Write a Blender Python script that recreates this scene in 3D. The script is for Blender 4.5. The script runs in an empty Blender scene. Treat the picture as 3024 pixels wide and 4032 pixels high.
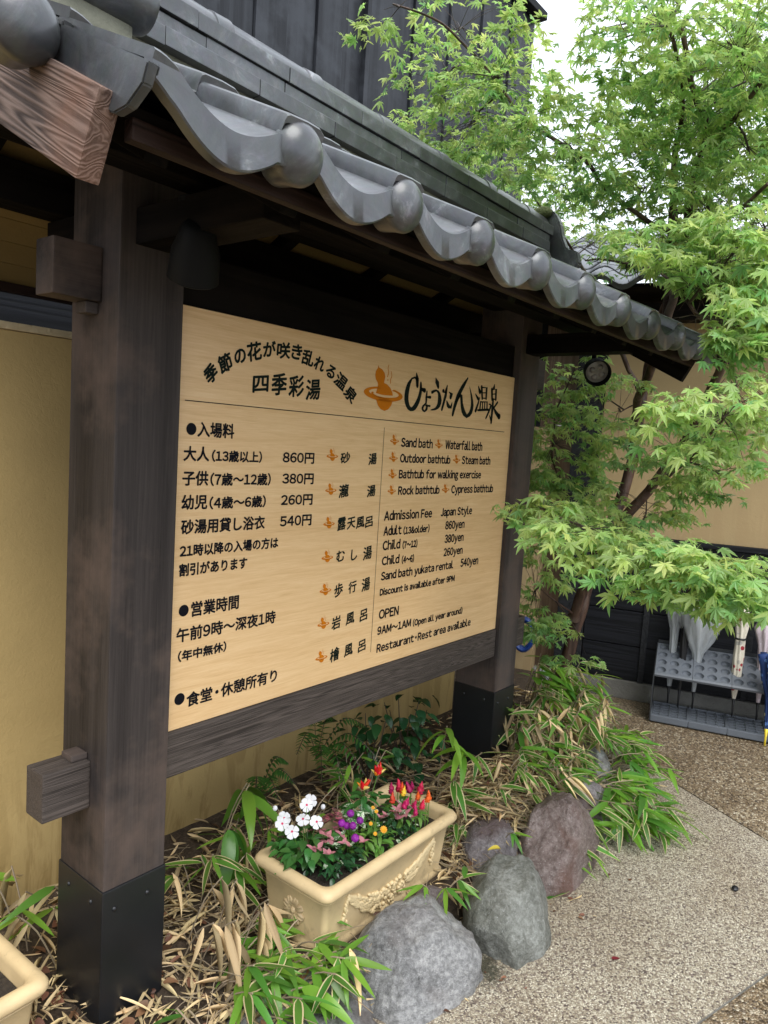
import bpy, bmesh, math, random
import numpy as np
from mathutils import Vector, Matrix, Euler, noise
random.seed(7)
rng = np.random.default_rng(11)
R_ = math.radians
scene = bpy.context.scene
COL = scene.collection
# ------------------------------------------------------------------ camera
cd = bpy.data.cameras.new('camera'); cam = bpy.data.objects.new('camera', cd); COL.objects.link(cam)
yaw, pit, rol = R_(38.4414), R_(-5.4705), R_(3.5707)
fw = Vector((math.cos(pit)*math.cos(yaw), math.cos(pit)*math.sin(yaw), math.sin(pit)))
rt = Vector((math.sin(yaw), -math.cos(yaw), 0)); up = rt.cross(fw)
r2 = math.cos(rol)*rt + math.sin(rol)*up; u2 = -math.sin(rol)*rt + math.cos(rol)*up
cam.matrix_world = Matrix(((r2.x, u2.x, -fw.x, -1.0989), (r2.y, u2.y, -fw.y, -1.553), (r2.z, u2.z, -fw.z, 0.7866), (0, 0, 0, 1)))
cd.sensor_fit = 'VERTICAL'; cd.sensor_height = 36.0; cd.lens = 2874.5/4032*36
cd.clip_start = 0.02; cd.clip_end = 500
scene.camera = cam
# ------------------------------------------------------------------ sky, sun, exposure
w = bpy.data.worlds.new('World'); scene.world = w; w.use_nodes = True
nt = w.node_tree; nt.nodes.clear()
sky = nt.nodes.new('ShaderNodeTexSky'); sky.sky_type = 'NISHITA'; sky.sun_disc = False
SUN_EL, SUN_ROT = R_(58), R_(215)
sky.sun_elevation = SUN_EL; sky.sun_rotation = SUN_ROT
tc = nt.nodes.new('ShaderNodeTexCoord'); ns = nt.nodes.new('ShaderNodeTexNoise'); ns.inputs['Scale'].default_value = 2.2; ns.inputs['Detail'].default_value = 4
rp = nt.nodes.new('ShaderNodeValToRGB'); rp.color_ramp.elements[0].position = .3; rp.color_ramp.elements[1].position = .75
rp.color_ramp.elements[0].color = (6.2, 6.7, 7.5, 1); rp.color_ramp.elements[1].color = (7.4, 7.8, 8.4, 1)
mx = nt.nodes.new('ShaderNodeMixRGB'); mx.inputs['Fac'].default_value = .93
bg = nt.nodes.new('ShaderNodeBackground'); bg.inputs['Strength'].default_value = .112
ow = nt.nodes.new('ShaderNodeOutputWorld')
L = nt.links.new
L(tc.outputs['Generated'], ns.inputs['Vector']); L(ns.outputs['Fac'], rp.inputs['Fac'])
L(sky.outputs[0], mx.inputs[1]); L(rp.outputs[0], mx.inputs[2]); L(mx.outputs[0], bg.inputs['Color']); L(bg.outputs[0], ow.inputs['Surface'])
sd = bpy.data.lights.new('sun', 'SUN'); sd.energy = 1.5; sd.angle = R_(45); sd.color = (1, .97, .92)
so = bpy.data.objects.new('sun', sd); COL.objects.link(so)
so.rotation_euler = (R_(90)-SUN_EL, 0, R_(180)-SUN_ROT+math.pi)   # light comes from the front left
so.rotation_euler = Vector((math.sin(SUN_ROT)*math.cos(SUN_EL), math.cos(SUN_ROT)*math.cos(SUN_EL), math.sin(SUN_EL))).to_track_quat('Z', 'Y').to_euler()
scene.view_settings.view_transform = 'Standard'; scene.view_settings.look = 'None'
scene.view_settings.gamma = 1; scene.view_settings.use_curve_mapping = False
scene.view_settings.exposure = 1.12
scene.render.engine = 'CYCLES'
scene.cycles.max_bounces = 8; scene.cycles.transparent_max_bounces = 16
# ------------------------------------------------------------------ materials
MATS = {}
def nmat(name):
    m = bpy.data.materials.new(name); m.use_nodes = True
    t = m.node_tree; return m, t, t.nodes['Principled BSDF'], t.nodes['Material Output']
def nd(t, k, **kw):
    n = t.nodes.new(k)
    for a, b in kw.items(): setattr(n, a, b)
    return n
def ramp(t, stops):
    n = t.nodes.new('ShaderNodeValToRGB'); e = n.color_ramp.elements
    while len(e) < len(stops): e.new(.5)
    for i, (p, c) in enumerate(stops):
        e[i].position = p; e[i].color = (c[0], c[1], c[2], 1)
    return n
def coords(t, scale=(1, 1, 1), objrand=True):
    tc = nd(t, 'ShaderNodeTexCoord'); mp = nd(t, 'ShaderNodeMapping'); mp.inputs['Scale'].default_value = scale
    if objrand:
        oi = nd(t, 'ShaderNodeObjectInfo'); ad = nd(t, 'ShaderNodeVectorMath', operation='ADD')
        ml = nd(t, 'ShaderNodeMath', operation='MULTIPLY'); ml.inputs[1].default_value = 37.0
        t.links.new(oi.outputs['Random'], ml.inputs[0]); t.links.new(ml.outputs[0], ad.inputs[1])
        t.links.new(tc.outputs['Object'], ad.inputs[0]); t.links.new(ad.outputs[0], mp.inputs['Vector'])
    else: t.links.new(tc.outputs['Object'], mp.inputs['Vector'])
    return mp
def noisen(t, mp, scale, detail=4, rough=.55, dist=0):
    n = nd(t, 'ShaderNodeTexNoise'); n.inputs['Scale'].default_value = scale; n.inputs['Detail'].default_value = detail
    n.inputs['Roughness'].default_value = rough; n.inputs['Distortion'].default_value = dist
    t.links.new(mp.outputs[0], n.inputs['Vector']); return n
def bump(t, b, h, strength, dist=.01, prev=None):
    n = nd(t, 'ShaderNodeBump'); n.inputs['Strength'].default_value = strength; n.inputs['Distance'].default_value = dist
    t.links.new(h, n.inputs['Height'])
    if prev: t.links.new(prev.outputs[0], n.inputs['Normal'])
    t.links.new(n.outputs[0], b.inputs['Normal']); return n
def mixc(t, f, a, b, mode='MIX'):
    n = nd(t, 'ShaderNodeMixRGB', blend_type=mode)
    for k, v in ((0, f), (1, a), (2, b)):
        if hasattr(v, 'links') or hasattr(v, 'is_linked'): t.links.new(v, n.inputs[k])
        elif k: n.inputs[k].default_value = (*v, 1)
        else: n.inputs[k].default_value = v
    return n.outputs[0]
def simple(name, col, rough=.6, metal=0, spec=.5, var=.15, scale=8, bumpk=0, bscale=60):
    m, t, b, o = nmat(name)
    mp = coords(t); n = noisen(t, mp, scale)
    c = ramp(t, [(.25, [x*(1-var) for x in col]), (.75, [x*(1+var) for x in col])])
    t.links.new(n.outputs['Fac'], c.inputs[0]); t.links.new(c.outputs[0], b.inputs['Base Color'])
    b.inputs['Roughness'].default_value = rough; b.inputs['Metallic'].default_value = metal; b.inputs['Specular IOR Level'].default_value = spec
    if bumpk:
        n2 = noisen(t, mp, bscale); bump(t, b, n2.outputs['Fac'], bumpk)
    MATS[name] = m; return m
def wood(name, dark, light, axis='x', rough=.62, ring=26, k=.35, blotch=None, bl=.5, dist=2.0, along=.14):
    """stretched grain along an axis, weather blotches"""
    m, t, b, o = nmat(name)
    al = along; s = {'x': (al, 4, 4), 'y': (4, al, 4), 'z': (4, 4, al)}[axis]
    mp = coords(t, s)
    fine = noisen(t, mp, 34, 7, .75, .3)
    wv = nd(t, 'ShaderNodeTexNoise'); wv.inputs['Scale'].default_value = ring/10; wv.inputs['Detail'].default_value = 2; wv.inputs['Distortion'].default_value = .6
    t.links.new(mp.outputs[0], wv.inputs['Vector'])
    ml = nd(t, 'ShaderNodeMath', operation='MULTIPLY'); ml.inputs[1].default_value = ring*1.6
    sn = nd(t, 'ShaderNodeMath', operation='SINE'); t.links.new(wv.outputs['Fac'], ml.inputs[0]); t.links.new(ml.outputs[0], sn.inputs[0])
    mr = nd(t, 'ShaderNodeMapRange'); mr.inputs[1].default_value = -1; t.links.new(sn.outputs[0], mr.inputs[0])
    f = mixc(t, .62, mr.outputs[0], fine.outputs['Fac'])
    c = ramp(t, [(.25, dark), (.75, light)]); t.links.new(f, c.inputs[0])
    col = c.outputs[0]
    mp2 = coords(t, (1, 1, 1)); n2 = noisen(t, mp2, 3.2, 5, .65)
    if blotch:
        r = ramp(t, [(.48, (0, 0, 0)), (.68, (bl, bl, bl))]); t.links.new(n2.outputs['Fac'], r.inputs[0])
        col = mixc(t, r.outputs[0], col, blotch)
    t.links.new(col, b.inputs['Base Color'])
    rr = nd(t, 'ShaderNodeMapRange'); rr.inputs[3].default_value = rough-.12; rr.inputs[4].default_value = rough+.14
    t.links.new(n2.outputs['Fac'], rr.inputs[0]); t.links.new(rr.outputs[0], b.inputs['Roughness'])
    bump(t, b, f, k, .004); b.inputs['Specular IOR Level'].default_value = .07 if name.startswith('dark') else .22
    MATS[name] = m; return m
for ax in 'xyz':
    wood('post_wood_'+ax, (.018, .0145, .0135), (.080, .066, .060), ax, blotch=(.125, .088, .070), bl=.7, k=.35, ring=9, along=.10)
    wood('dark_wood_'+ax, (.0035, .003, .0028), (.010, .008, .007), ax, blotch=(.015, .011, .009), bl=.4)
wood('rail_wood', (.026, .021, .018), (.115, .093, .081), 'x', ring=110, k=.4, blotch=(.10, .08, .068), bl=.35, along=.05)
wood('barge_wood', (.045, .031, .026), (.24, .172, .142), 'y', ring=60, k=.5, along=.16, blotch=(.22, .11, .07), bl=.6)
wood('fascia_wood', (.016, .009, .007), (.036, .020, .015), 'x', ring=30)
wood('black_plank', (.010, .011, .014), (.032, .035, .041), 'z', rough=.45, blotch=(.055, .060, .070), bl=.6, k=.22, ring=14, along=.12)
wood('black_board', (.011, .012, .014), (.026, .027, .03), 'y', rough=.6, k=.4)
wood('black_board_x', (.004, .0045, .006), (.012, .013, .017), 'x', rough=.55, k=.4)
wood('brown_board', (.12, .08, .05), (.22, .15, .10), 'z')
wood('bark', (.028, .016, .012), (.10, .058, .042), 'z', rough=.35, ring=20, k=.9, blotch=(.20, .17, .14), bl=.5)
# printed wood panel
m, t, b, o = nmat('panel_print')
mp = coords(t, (.55, 1, 9), False); n1 = noisen(t, mp, 5, 8, .66, 1.1); mp2 = coords(t, (1.6, 1, 60), False); n2 = noisen(t, mp2, 6, 5, .75)
c = ramp(t, [(.30, (.56, .345, .16)), (.42, (.70, .455, .22)), (.56, (.78, .535, .28)), (.74, (.86, .64, .38))]); t.links.new(mixc(t, .5, n1.outputs['Fac'], n2.outputs['Fac']), c.inputs[0])
t.links.new(c.outputs[0], b.inputs['Base Color']); b.inputs['Roughness'].default_value = .33; b.inputs['Specular IOR Level'].default_value = .35
MATS['panel_print'] = m
simple('ink', (.006, .006, .009), .6, var=0, spec=.1)
simple('ink_green', (.006, .012, .009), .6, var=0, spec=.1)
simple('orange_ink', (.56, .17, .006), .6, spec=.1, var=.05, scale=3)
# plaster
def plaster(name, col, stain):
    m, t, b, o = nmat(name)
    mp = coords(t, (1, 1, 1), False); n1 = noisen(t, mp, 1.7, 6, .6); n2 = noisen(t, mp, 55, 6, .7, .5)
    mps = coords(t, (5, 5, .7), False); n3 = noisen(t, mps, 2.0, 5, .7, .8)
    c = ramp(t, [(.3, [x*.88 for x in col]), (.7, [x*1.08 for x in col])]); t.links.new(n1.outputs['Fac'], c.inputs[0])
    r = ramp(t, [(.47, (0, 0, 0)), (.55, (.85, .85, .85))]); t.links.new(n3.outputs['Fac'], r.inputs[0])
    g = nd(t, 'ShaderNodeTexCoord'); sp = nd(t, 'ShaderNodeSeparateXYZ'); t.links.new(g.outputs['Object'], sp.inputs[0])
    mr = nd(t, 'ShaderNodeMapRange'); mr.inputs[1].default_value = -.25; mr.inputs[2].default_value = -.75; t.links.new(sp.outputs['Z'], mr.inputs[0])
    fm = nd(t, 'ShaderNodeMath', operation='MULTIPLY'); t.links.new(r.outputs[0], fm.inputs[0]); t.links.new(mr.outputs[0], fm.inputs[1])
    t.links.new(mixc(t, fm.outputs[0], c.outputs[0], stain), b.inputs['Base Color'])
    b.inputs['Roughness'].default_value = .82; bump(t, b, n2.outputs['Fac'], .4, .005)
    MATS[name] = m
plaster('plaster', (.56, .395, .16), (.36, .24, .085))
plaster('soffit_board', (.30, .205, .07), (.28, .19, .07))
plaster('plaster_far', (.45, .325, .165), (.40, .28, .14))
simple('plaster_cap', (.62, .50, .30), .7, bumpk=.8, bscale=30)
simple('ridge_plaster', (.20, .20, .15), .8, var=.5, scale=9, bumpk=.8, bscale=40)
# roof tile: smoked silver clay
m, t, b, o = nmat('smoked_tile')
mp = coords(t, (1, 1, 1)); n1 = noisen(t, mp, 9, 8, .72, .8); n2 = noisen(t, mp, 38, 6, .75); n3 = noisen(t, mp, 140, 3)
c = ramp(t, [(.28, (.036, .038, .041)), (.50, (.066, .070, .074)), (.60, (.10, .105, .11)), (.72, (.27, .28, .295))]); t.links.new(n1.outputs['Fac'], c.inputs[0])
oi = nd(t, 'ShaderNodeObjectInfo'); mr = nd(t, 'ShaderNodeMapRange'); mr.inputs[3].default_value = .75; mr.inputs[4].default_value = 1.28; t.links.new(oi.outputs['Random'], mr.inputs[0])
hs = nd(t, 'ShaderNodeHueSaturation'); t.links.new(c.outputs[0], hs.inputs['Color']); t.links.new(mr.outputs[0], hs.inputs['Value'])
t.links.new(mixc(t, .25, hs.outputs[0], n2.outputs['Color'], 'SOFT_LIGHT'), b.inputs['Base Color'])
rr = nd(t, 'ShaderNodeMapRange'); rr.inputs[1].default_value = .3; rr.inputs[2].default_value = .7; rr.inputs[3].default_value = .30; rr.inputs[4].default_value = .52
t.links.new(n1.outputs['Fac'], rr.inputs[0]); t.links.new(rr.outputs[0], b.inputs['Roughness'])
b.inputs['Metallic'].default_value = .30; b.inputs['Coat Weight'].default_value = .5; b.inputs['Coat Roughness'].default_value = .24; b.inputs['Specular IOR Level'].default_value = .6
bb = bump(t, b, n2.outputs['Fac'], .14, .004); bump(t, b, n3.outputs['Fac'], .10, .0015, bb)
MATS['smoked_tile'] = m
simple('sleeve_metal', (.010, .011, .013), .34, var=.3, scale=5, bumpk=.05, bscale=20)
simple('black_metal', (.005, .0055, .006), .6, spec=.15)
simple('lamp_glass', (.22, .2, .19), .15, var=.4, scale=30)
simple('moss', (.09, .11, .04), .9, var=.4, scale=40, bumpk=1, bscale=120)
simple('planter_clay', (.60, .455, .25), .55, var=.17, scale=9, bumpk=.22, bscale=18)
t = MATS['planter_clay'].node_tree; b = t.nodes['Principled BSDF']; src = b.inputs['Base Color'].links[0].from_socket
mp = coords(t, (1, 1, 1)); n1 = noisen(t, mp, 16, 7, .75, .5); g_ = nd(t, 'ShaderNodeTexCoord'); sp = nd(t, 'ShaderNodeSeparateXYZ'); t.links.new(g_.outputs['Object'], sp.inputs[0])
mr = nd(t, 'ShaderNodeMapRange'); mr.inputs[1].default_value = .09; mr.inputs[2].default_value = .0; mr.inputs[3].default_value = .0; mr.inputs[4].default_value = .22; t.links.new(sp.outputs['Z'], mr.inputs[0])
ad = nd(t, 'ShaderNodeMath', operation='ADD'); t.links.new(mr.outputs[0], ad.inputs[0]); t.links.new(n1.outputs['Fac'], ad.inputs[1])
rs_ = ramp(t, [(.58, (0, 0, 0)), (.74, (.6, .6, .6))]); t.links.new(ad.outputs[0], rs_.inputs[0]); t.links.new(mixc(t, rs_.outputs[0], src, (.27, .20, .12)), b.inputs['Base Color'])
simple('planter_relief', (.64, .50, .28), .5, var=.08, scale=20, bumpk=.2, bscale=80)
simple('potting_soil', (.035, .026, .018), .9, var=.5, scale=80, bumpk=1, bscale=160)
simple('white_metal', (.75, .75, .72), .4)
simple('concrete', (.15, .145, .13), .85, var=.25, scale=9, bumpk=.5, bscale=90)
simple('grey_plastic', (.115, .128, .148), .45, var=.12, scale=5)
simple('grey_plastic_dark', (.03, .033, .036), .45)
# soil
m, t, b, o = nmat('bed_soil')
mp = coords(t, (1, 1, 1), False); n1 = noisen(t, mp, 30, 8, .75); v = nd(t, 'ShaderNodeTexVoronoi'); v.inputs['Scale'].default_value = 110; t.links.new(mp.outputs[0], v.inputs['Vector'])
c = ramp(t, [(.3, (.028, .019, .012)), (.55, (.085, .058, .036)), (.75, (.19, .14, .09))]); t.links.new(n1.outputs['Fac'], c.inputs[0])
t.links.new(mixc(t, .5, c.outputs[0], v.outputs['Distance'], 'SOFT_LIGHT'), b.inputs['Base Color']); b.inputs['Roughness'].default_value = .85
bump(t, b, n1.outputs['Fac'], 1, .02); MATS['bed_soil'] = m
# exposed aggregate
def aggregate(name, stops, wet, sc=200, moss=True):
    m, t, b, o = nmat(name)
    mp = coords(t, (1, 1, 1), False)
    v = nd(t, 'ShaderNodeTexVoronoi'); v.inputs['Scale'].default_value = sc; t.links.new(mp.outputs[0], v.inputs['Vector'])
    ve = nd(t, 'ShaderNodeTexVoronoi', feature='DISTANCE_TO_EDGE'); ve.inputs['Scale'].default_value = sc; t.links.new(mp.outputs[0], ve.inputs['Vector'])
    sp = nd(t, 'ShaderNodeSeparateColor'); t.links.new(v.outputs['Color'], sp.inputs[0])
    c = ramp(t, stops); t.links.new(sp.outputs[0], c.inputs[0])
    e = ramp(t, [(0, (.5, .5, .5)), (.12, (1, 1, 1))]); t.links.new(ve.outputs['Distance'], e.inputs[0])
    col = mixc(t, 1.0, c.outputs[0], e.outputs[0], 'MULTIPLY')
    n1 = noisen(t, mp, 1.6, 7, .62); r = ramp(t, [(.35, wet), (.65, (1, 1, 1))]); t.links.new(n1.outputs['Fac'], r.inputs[0])
    col = mixc(t, 1.0, col, r.outputs[0], 'MULTIPLY')
    if moss:
        n4 = noisen(t, mp, 5, 6, .7); d = nd(t, 'ShaderNodeVectorMath', operation='DISTANCE'); d.inputs[1].default_value = (.76, -.56, -.78)
        g = nd(t, 'ShaderNodeTexCoord'); t.links.new(g.outputs['Object'], d.inputs[0])
        mr = nd(t, 'ShaderNodeMapRange'); mr.inputs[1].default_value = .15; mr.inputs[2].default_value = .0; t.links.new(d.outputs['Value'], mr.inputs[0])
        ad = nd(t, 'ShaderNodeMath', operation='ADD'); t.links.new(mr.outputs[0], ad.inputs[0]); t.links.new(n4.outputs['Fac'], ad.inputs[1])
        n5 = noisen(t, mp, 120, 2); ad2 = nd(t, 'ShaderNodeMath', operation='MULTIPLY_ADD'); ad2.inputs[1].default_value = .8; t.links.new(n5.outputs['Fac'], ad2.inputs[0]); t.links.new(ad.outputs[0], ad2.inputs[2])
        r3 = ramp(t, [(.92/2, (0, 0, 0)), (1.0/2+.1, (.9, .9, .9))]); hf = nd(t, 'ShaderNodeMath', operation='MULTIPLY'); hf.inputs[1].default_value = .36; t.links.new(ad2.outputs[0], hf.inputs[0]); t.links.new(hf.outputs[0], r3.inputs[0])
        col = mixc(t, r3.outputs[0], col, (.035, .036, .018))
    t.links.new(col, b.inputs['Base Color'])
    b.inputs['Roughness'].default_value = .34; b.inputs['Specular IOR Level'].default_value = .5
    bump(t, b, ve.outputs['Distance'], 1.0, .008); MATS[name] = m
aggregate('pale_aggregate', [(.0, (.12, .09, .08)), (.12, (.27, .21, .17)), (.34, (.44, .375, .275)), (.60, (.58, .505, .375)), (.84, (.86, .80, .64))], (.76, .71, .66))
aggregate('brown_aggregate', [(.0, (.07, .05, .03)), (.25, (.22, .16, .095)), (.6, (.36, .27, .165)), (.85, (.48, .39, .26)), (.97, (.75, .68, .52))], (.55, .5, .45), 120, False)
# rock
def rockmat(name, a, b_, c_, warm=None):
    m, t, b, o = nmat(name)
    mp = coords(t); n1 = noisen(t, mp, 5, 8, .7, .6); n2 = noisen(t, mp, 60, 6, .75); n3 = noisen(t, mp, 2.4, 4, .6, .8)
    c = ramp(t, [(.38, a), (.50, b_), (.63, c_)]); t.links.new(mixc(t, .5, n1.outputs['Fac'], n2.outputs['Fac']), c.inputs[0])
    col = c.outputs[0]
    if warm:
        r = ramp(t, [(.5, (0, 0, 0)), (.62, (.8, .8, .8))]); t.links.new(n3.outputs['Fac'], r.inputs[0]); col = mixc(t, r.outputs[0], col, warm)
    v = nd(t, 'ShaderNodeTexVoronoi'); v.inputs['Scale'].default_value = 95; t.links.new(mp.outputs[0], v.inputs['Vector'])
    rs = ramp(t, [(.0, (.7, .7, .7)), (.22, (0, 0, 0))]); t.links.new(v.outputs['Distance'], rs.inputs[0])
    col = mixc(t, rs.outputs[0], col, (.5, .5, .5))
    t.links.new(col, b.inputs['Base Color']); b.inputs['Roughness'].default_value = .55
    bb = bump(t, b, n1.outputs['Fac'], .8, .03); bump(t, b, n2.outputs['Fac'], 1.0, .014, bb); MATS[name] = m
rockmat('rock_grey', (.09, .09, .09), (.27, .27, .27), (.55, .545, .54), (.12, .095, .085))
rockmat('rock_olive', (.08, .085, .07), (.20, .205, .18), (.38, .39, .36))
rockmat('rock_red', (.085, .06, .055), (.19, .14, .125), (.36, .30, .28), (.14, .065, .045))
rockmat('rock_violet', (.10, .085, .09), (.22, .195, .20), (.42, .39, .39), (.12, .08, .075))
# leaves
def leafmat(name, base, trans, tf=.4, rough=.35, var=.25, vein=None, hue=.02, spot=None):
    m, t, b, o = nmat(name)
    at = nd(t, 'ShaderNodeAttribute', attribute_name='tone'); oi = nd(t, 'ShaderNodeObjectInfo')
    ad = nd(t, 'ShaderNodeMath', operation='ADD'); t.links.new(at.outputs['Fac'], ad.inputs[0]); t.links.new(oi.outputs['Random'], ad.inputs[1])
    fr = nd(t, 'ShaderNodeMath', operation='FRACT'); t.links.new(ad.outputs[0], fr.inputs[0])
    mv = nd(t, 'ShaderNodeMapRange'); mv.inputs[3].default_value = 1-var; mv.inputs[4].default_value = 1+var; t.links.new(fr.outputs[0], mv.inputs[0])
    m7 = nd(t, 'ShaderNodeMath', operation='MULTIPLY'); m7.inputs[1].default_value = 7.3; t.links.new(fr.outputs[0], m7.inputs[0])
    f7 = nd(t, 'ShaderNodeMath', operation='FRACT'); t.links.new(m7.outputs[0], f7.inputs[0])
    mh = nd(t, 'ShaderNodeMapRange'); mh.inputs[3].default_value = .5-hue; mh.inputs[4].default_value = .5+hue*.6; t.links.new(f7.outputs[0], mh.inputs[0])
    mp = coords(t, (1, 1, 1)); n1 = noisen(t, mp, 90, 3)
    def colr(c):
        cc = c
        if spot:
            r = ramp(t, [(.49, (0, 0, 0)), (.53, (1, 1, 1))]); nn = noisen(t, mp, spot[1], 3, .7); t.links.new(nn.outputs['Fac'], r.inputs[0]); cc = mixc(t, r.outputs[0], c, spot[0])
        h = nd(t, 'ShaderNodeHueSaturation')
        if isinstance(cc, tuple): h.inputs['Color'].default_value = (*cc, 1)
        else: t.links.new(cc, h.inputs['Color'])
        t.links.new(mv.outputs[0], h.inputs['Value']); t.links.new(mh.outputs[0], h.inputs['Hue']); return h.outputs[0]
    t.links.new(colr(base), b.inputs['Base Color']); b.inputs['Roughness'].default_value = rough; b.inputs['Specular IOR Level'].default_value = .45
    bump(t, b, n1.outputs['Fac'], .15, .002)
    tr = nd(t, 'ShaderNodeBsdfTranslucent'); t.links.new(colr(trans), tr.inputs['Color'])
    ms = nd(t, 'ShaderNodeMixShader'); ms.inputs[0].default_value = tf
    t.links.new(b.outputs[0], ms.inputs[1]); t.links.new(tr.outputs[0], ms.inputs[2]); t.links.new(ms.outputs[0], o.inputs['Surface'])
    MATS[name] = m
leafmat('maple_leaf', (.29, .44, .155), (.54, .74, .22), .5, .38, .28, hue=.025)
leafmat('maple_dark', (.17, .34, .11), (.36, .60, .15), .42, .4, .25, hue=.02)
leafmat('maple_pale', (.42, .56, .20), (.68, .84, .28), .5, .38, .2, hue=.03)
leafmat('sasa_green', (.085, .22, .035), (.22, .48, .04), .3, .28, .35)
leafmat('sasa_lime', (.15, .33, .04), (.36, .62, .06), .35, .28, .25)
leafmat('sasa_cream', (.62, .52, .29), (.5, .42, .2), .2, .45, .15, hue=.008)
leafmat('sasa_dead', (.62, .48, .26), (.4, .28, .12), .15, .7, .5, hue=.012)
leafmat('dead_brown', (.17, .085, .045), (.15, .07, .03), .15, .6, .5, hue=.015)
leafmat('stalk', (.30, .24, .16), (.2, .15, .1), .05, .6, .35, hue=.01)
leafmat('vinca_leaf', (.045, .15, .035), (.12, .32, .04), .25, .25, .3)
leafmat('dark_leaf', (.022, .075, .028), (.06, .16, .03), .2, .25, .3)
leafmat('light_leaf', (.12, .27, .05), (.28, .5, .07), .3, .4, .25)
leafmat('white_petal', (.82, .82, .84), (.8, .8, .8), .25, .5, .04, hue=0)
leafmat('rose_eye', (.55, .02, .10), (.5, .02, .1), .1, .5, .05, hue=0)
leafmat('purple_bloom', (.27, .015, .30), (.3, .02, .3), .15, .5, .2, hue=.01)
leafmat('marigold_petal', (.80, .38, .01), (.8, .4, .02), .2, .5, .1, hue=.01)
leafmat('pink_leaf', (.55, .22, .25), (.6, .25, .25), .25, .5, .2, hue=.01)
leafmat('pink_speckle', (.12, .10, .06), (.3, .15, .12), .2, .5, .15, hue=.01, spot=((.48, .13, .17), 120))
leafmat('white_speckle', (.06, .16, .05), (.15, .3, .08), .2, .4, .15, hue=.01, spot=((.62, .70, .52), 130))
leafmat('pepper_red', (.62, .018, .008), (.5, .02, .01), .05, .15, .15, hue=.008)
leafmat('pepper_yellow', (.75, .60, .16), (.6, .5, .1), .05, .2, .1)
leafmat('pepper_orange', (.80, .27, .02), (.7, .3, .02), .05, .2, .1)
leafmat('celosia_red', (.60, .02, .03), (.6, .03, .03), .15, .55, .25, hue=.02)
leafmat('celosia_magenta', (.45, .01, .09), (.5, .02, .12), .15, .55, .2, hue=.01)
leafmat('celosia_orange', (.85, .12, .02), (.8, .15, .02), .15, .55, .1, hue=.01)
leafmat('celosia_yellow', (.85, .5, .03), (.8, .5, .02), .15, .55, .1, hue=.01)
leafmat('fern_green', (.05, .16, .03), (.16, .36, .05), .3, .4, .3)
leafmat('yellow_leaf', (.70, .60, .08), (.7, .6, .1), .25, .4, .1)
leafmat('red_leaf', (.20, .03, .02), (.2, .03, .02), .15, .5, .2)
simple('twig', (.045, .028, .02), .5)
simple('twig_red', (.22, .06, .04), .5)
simple('umbrella_black', (.012, .012, .013), .5)
simple('umbrella_handle_blue', (.03, .35, .75), .3)
simple('yellow_plastic', (.8, .6, .04), .35)
simple('hose_blue', (.012, .045, .20), .3)
# clear vinyl
m, t, b, o = nmat('clear_vinyl')
b.inputs['Base Color'].default_value = (.46, .49, .51, 1); b.inputs['Roughness'].default_value = .22
mp = coords(t, (6, 6, .6)); n1 = noisen(t, mp, 6, 4, .6); bump(t, b, n1.outputs['Fac'], .25, .01)
r = ramp(t, [(.3, (.55, .55, .55)), (.75, (.88, .88, .88))]); t.links.new(n1.outputs['Fac'], r.inputs[0]); t.links.new(r.outputs[0], b.inputs['Alpha'])
MATS['clear_vinyl'] = m
def fabric(name, base, spots, sc, th=.55):
    m, t, b, o = nmat(name); mp = coords(t)
    v = nd(t, 'ShaderNodeTexVoronoi'); v.inputs['Scale'].default_value = sc; t.links.new(mp.outputs[0], v.inputs['Vector'])
    sp = nd(t, 'ShaderNodeSeparateColor'); t.links.new(v.outputs['Color'], sp.inputs[0])
    col = base
    r = ramp(t, [(.0, (1, 1, 1)), (.30, (1, 1, 1)), (.34, (0, 0, 0))]); t.links.new(v.outputs['Distance'], r.inputs[0])
    for lo, cc in spots:
        g = nd(t, 'ShaderNodeMath', operation='GREATER_THAN'); g.inputs[1].default_value = lo; t.links.new(sp.outputs[0], g.inputs[0])
        mu = nd(t, 'ShaderNodeMath', operation='MULTIPLY'); t.links.new(g.outputs[0], mu.inputs[0]); t.links.new(r.outputs[0], mu.inputs[1])
        col = mixc(t, mu.outputs[0], col, cc)
    t.links.new(col, b.inputs['Base Color']) ; b.inputs['Roughness'].default_value = .7
    n = noisen(t, mp, 25, 3); bump(t, b, n.outputs['Fac'], .4, .006); MATS[name] = m
fabric('floral_fabric', (.62, .57, .47), [(.45, (.42, .40, .36)), (.72, (.30, .02, .03))], 26)
fabric('pink_fabric', (.55, .47, .50), [(.6, (.66, .58, .62))], 40)
fabric('blue_fabric', (.012, .04, .16), [(.5, (.10, .22, .55)), (.85, (.75, .7, .25))], 34)
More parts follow.
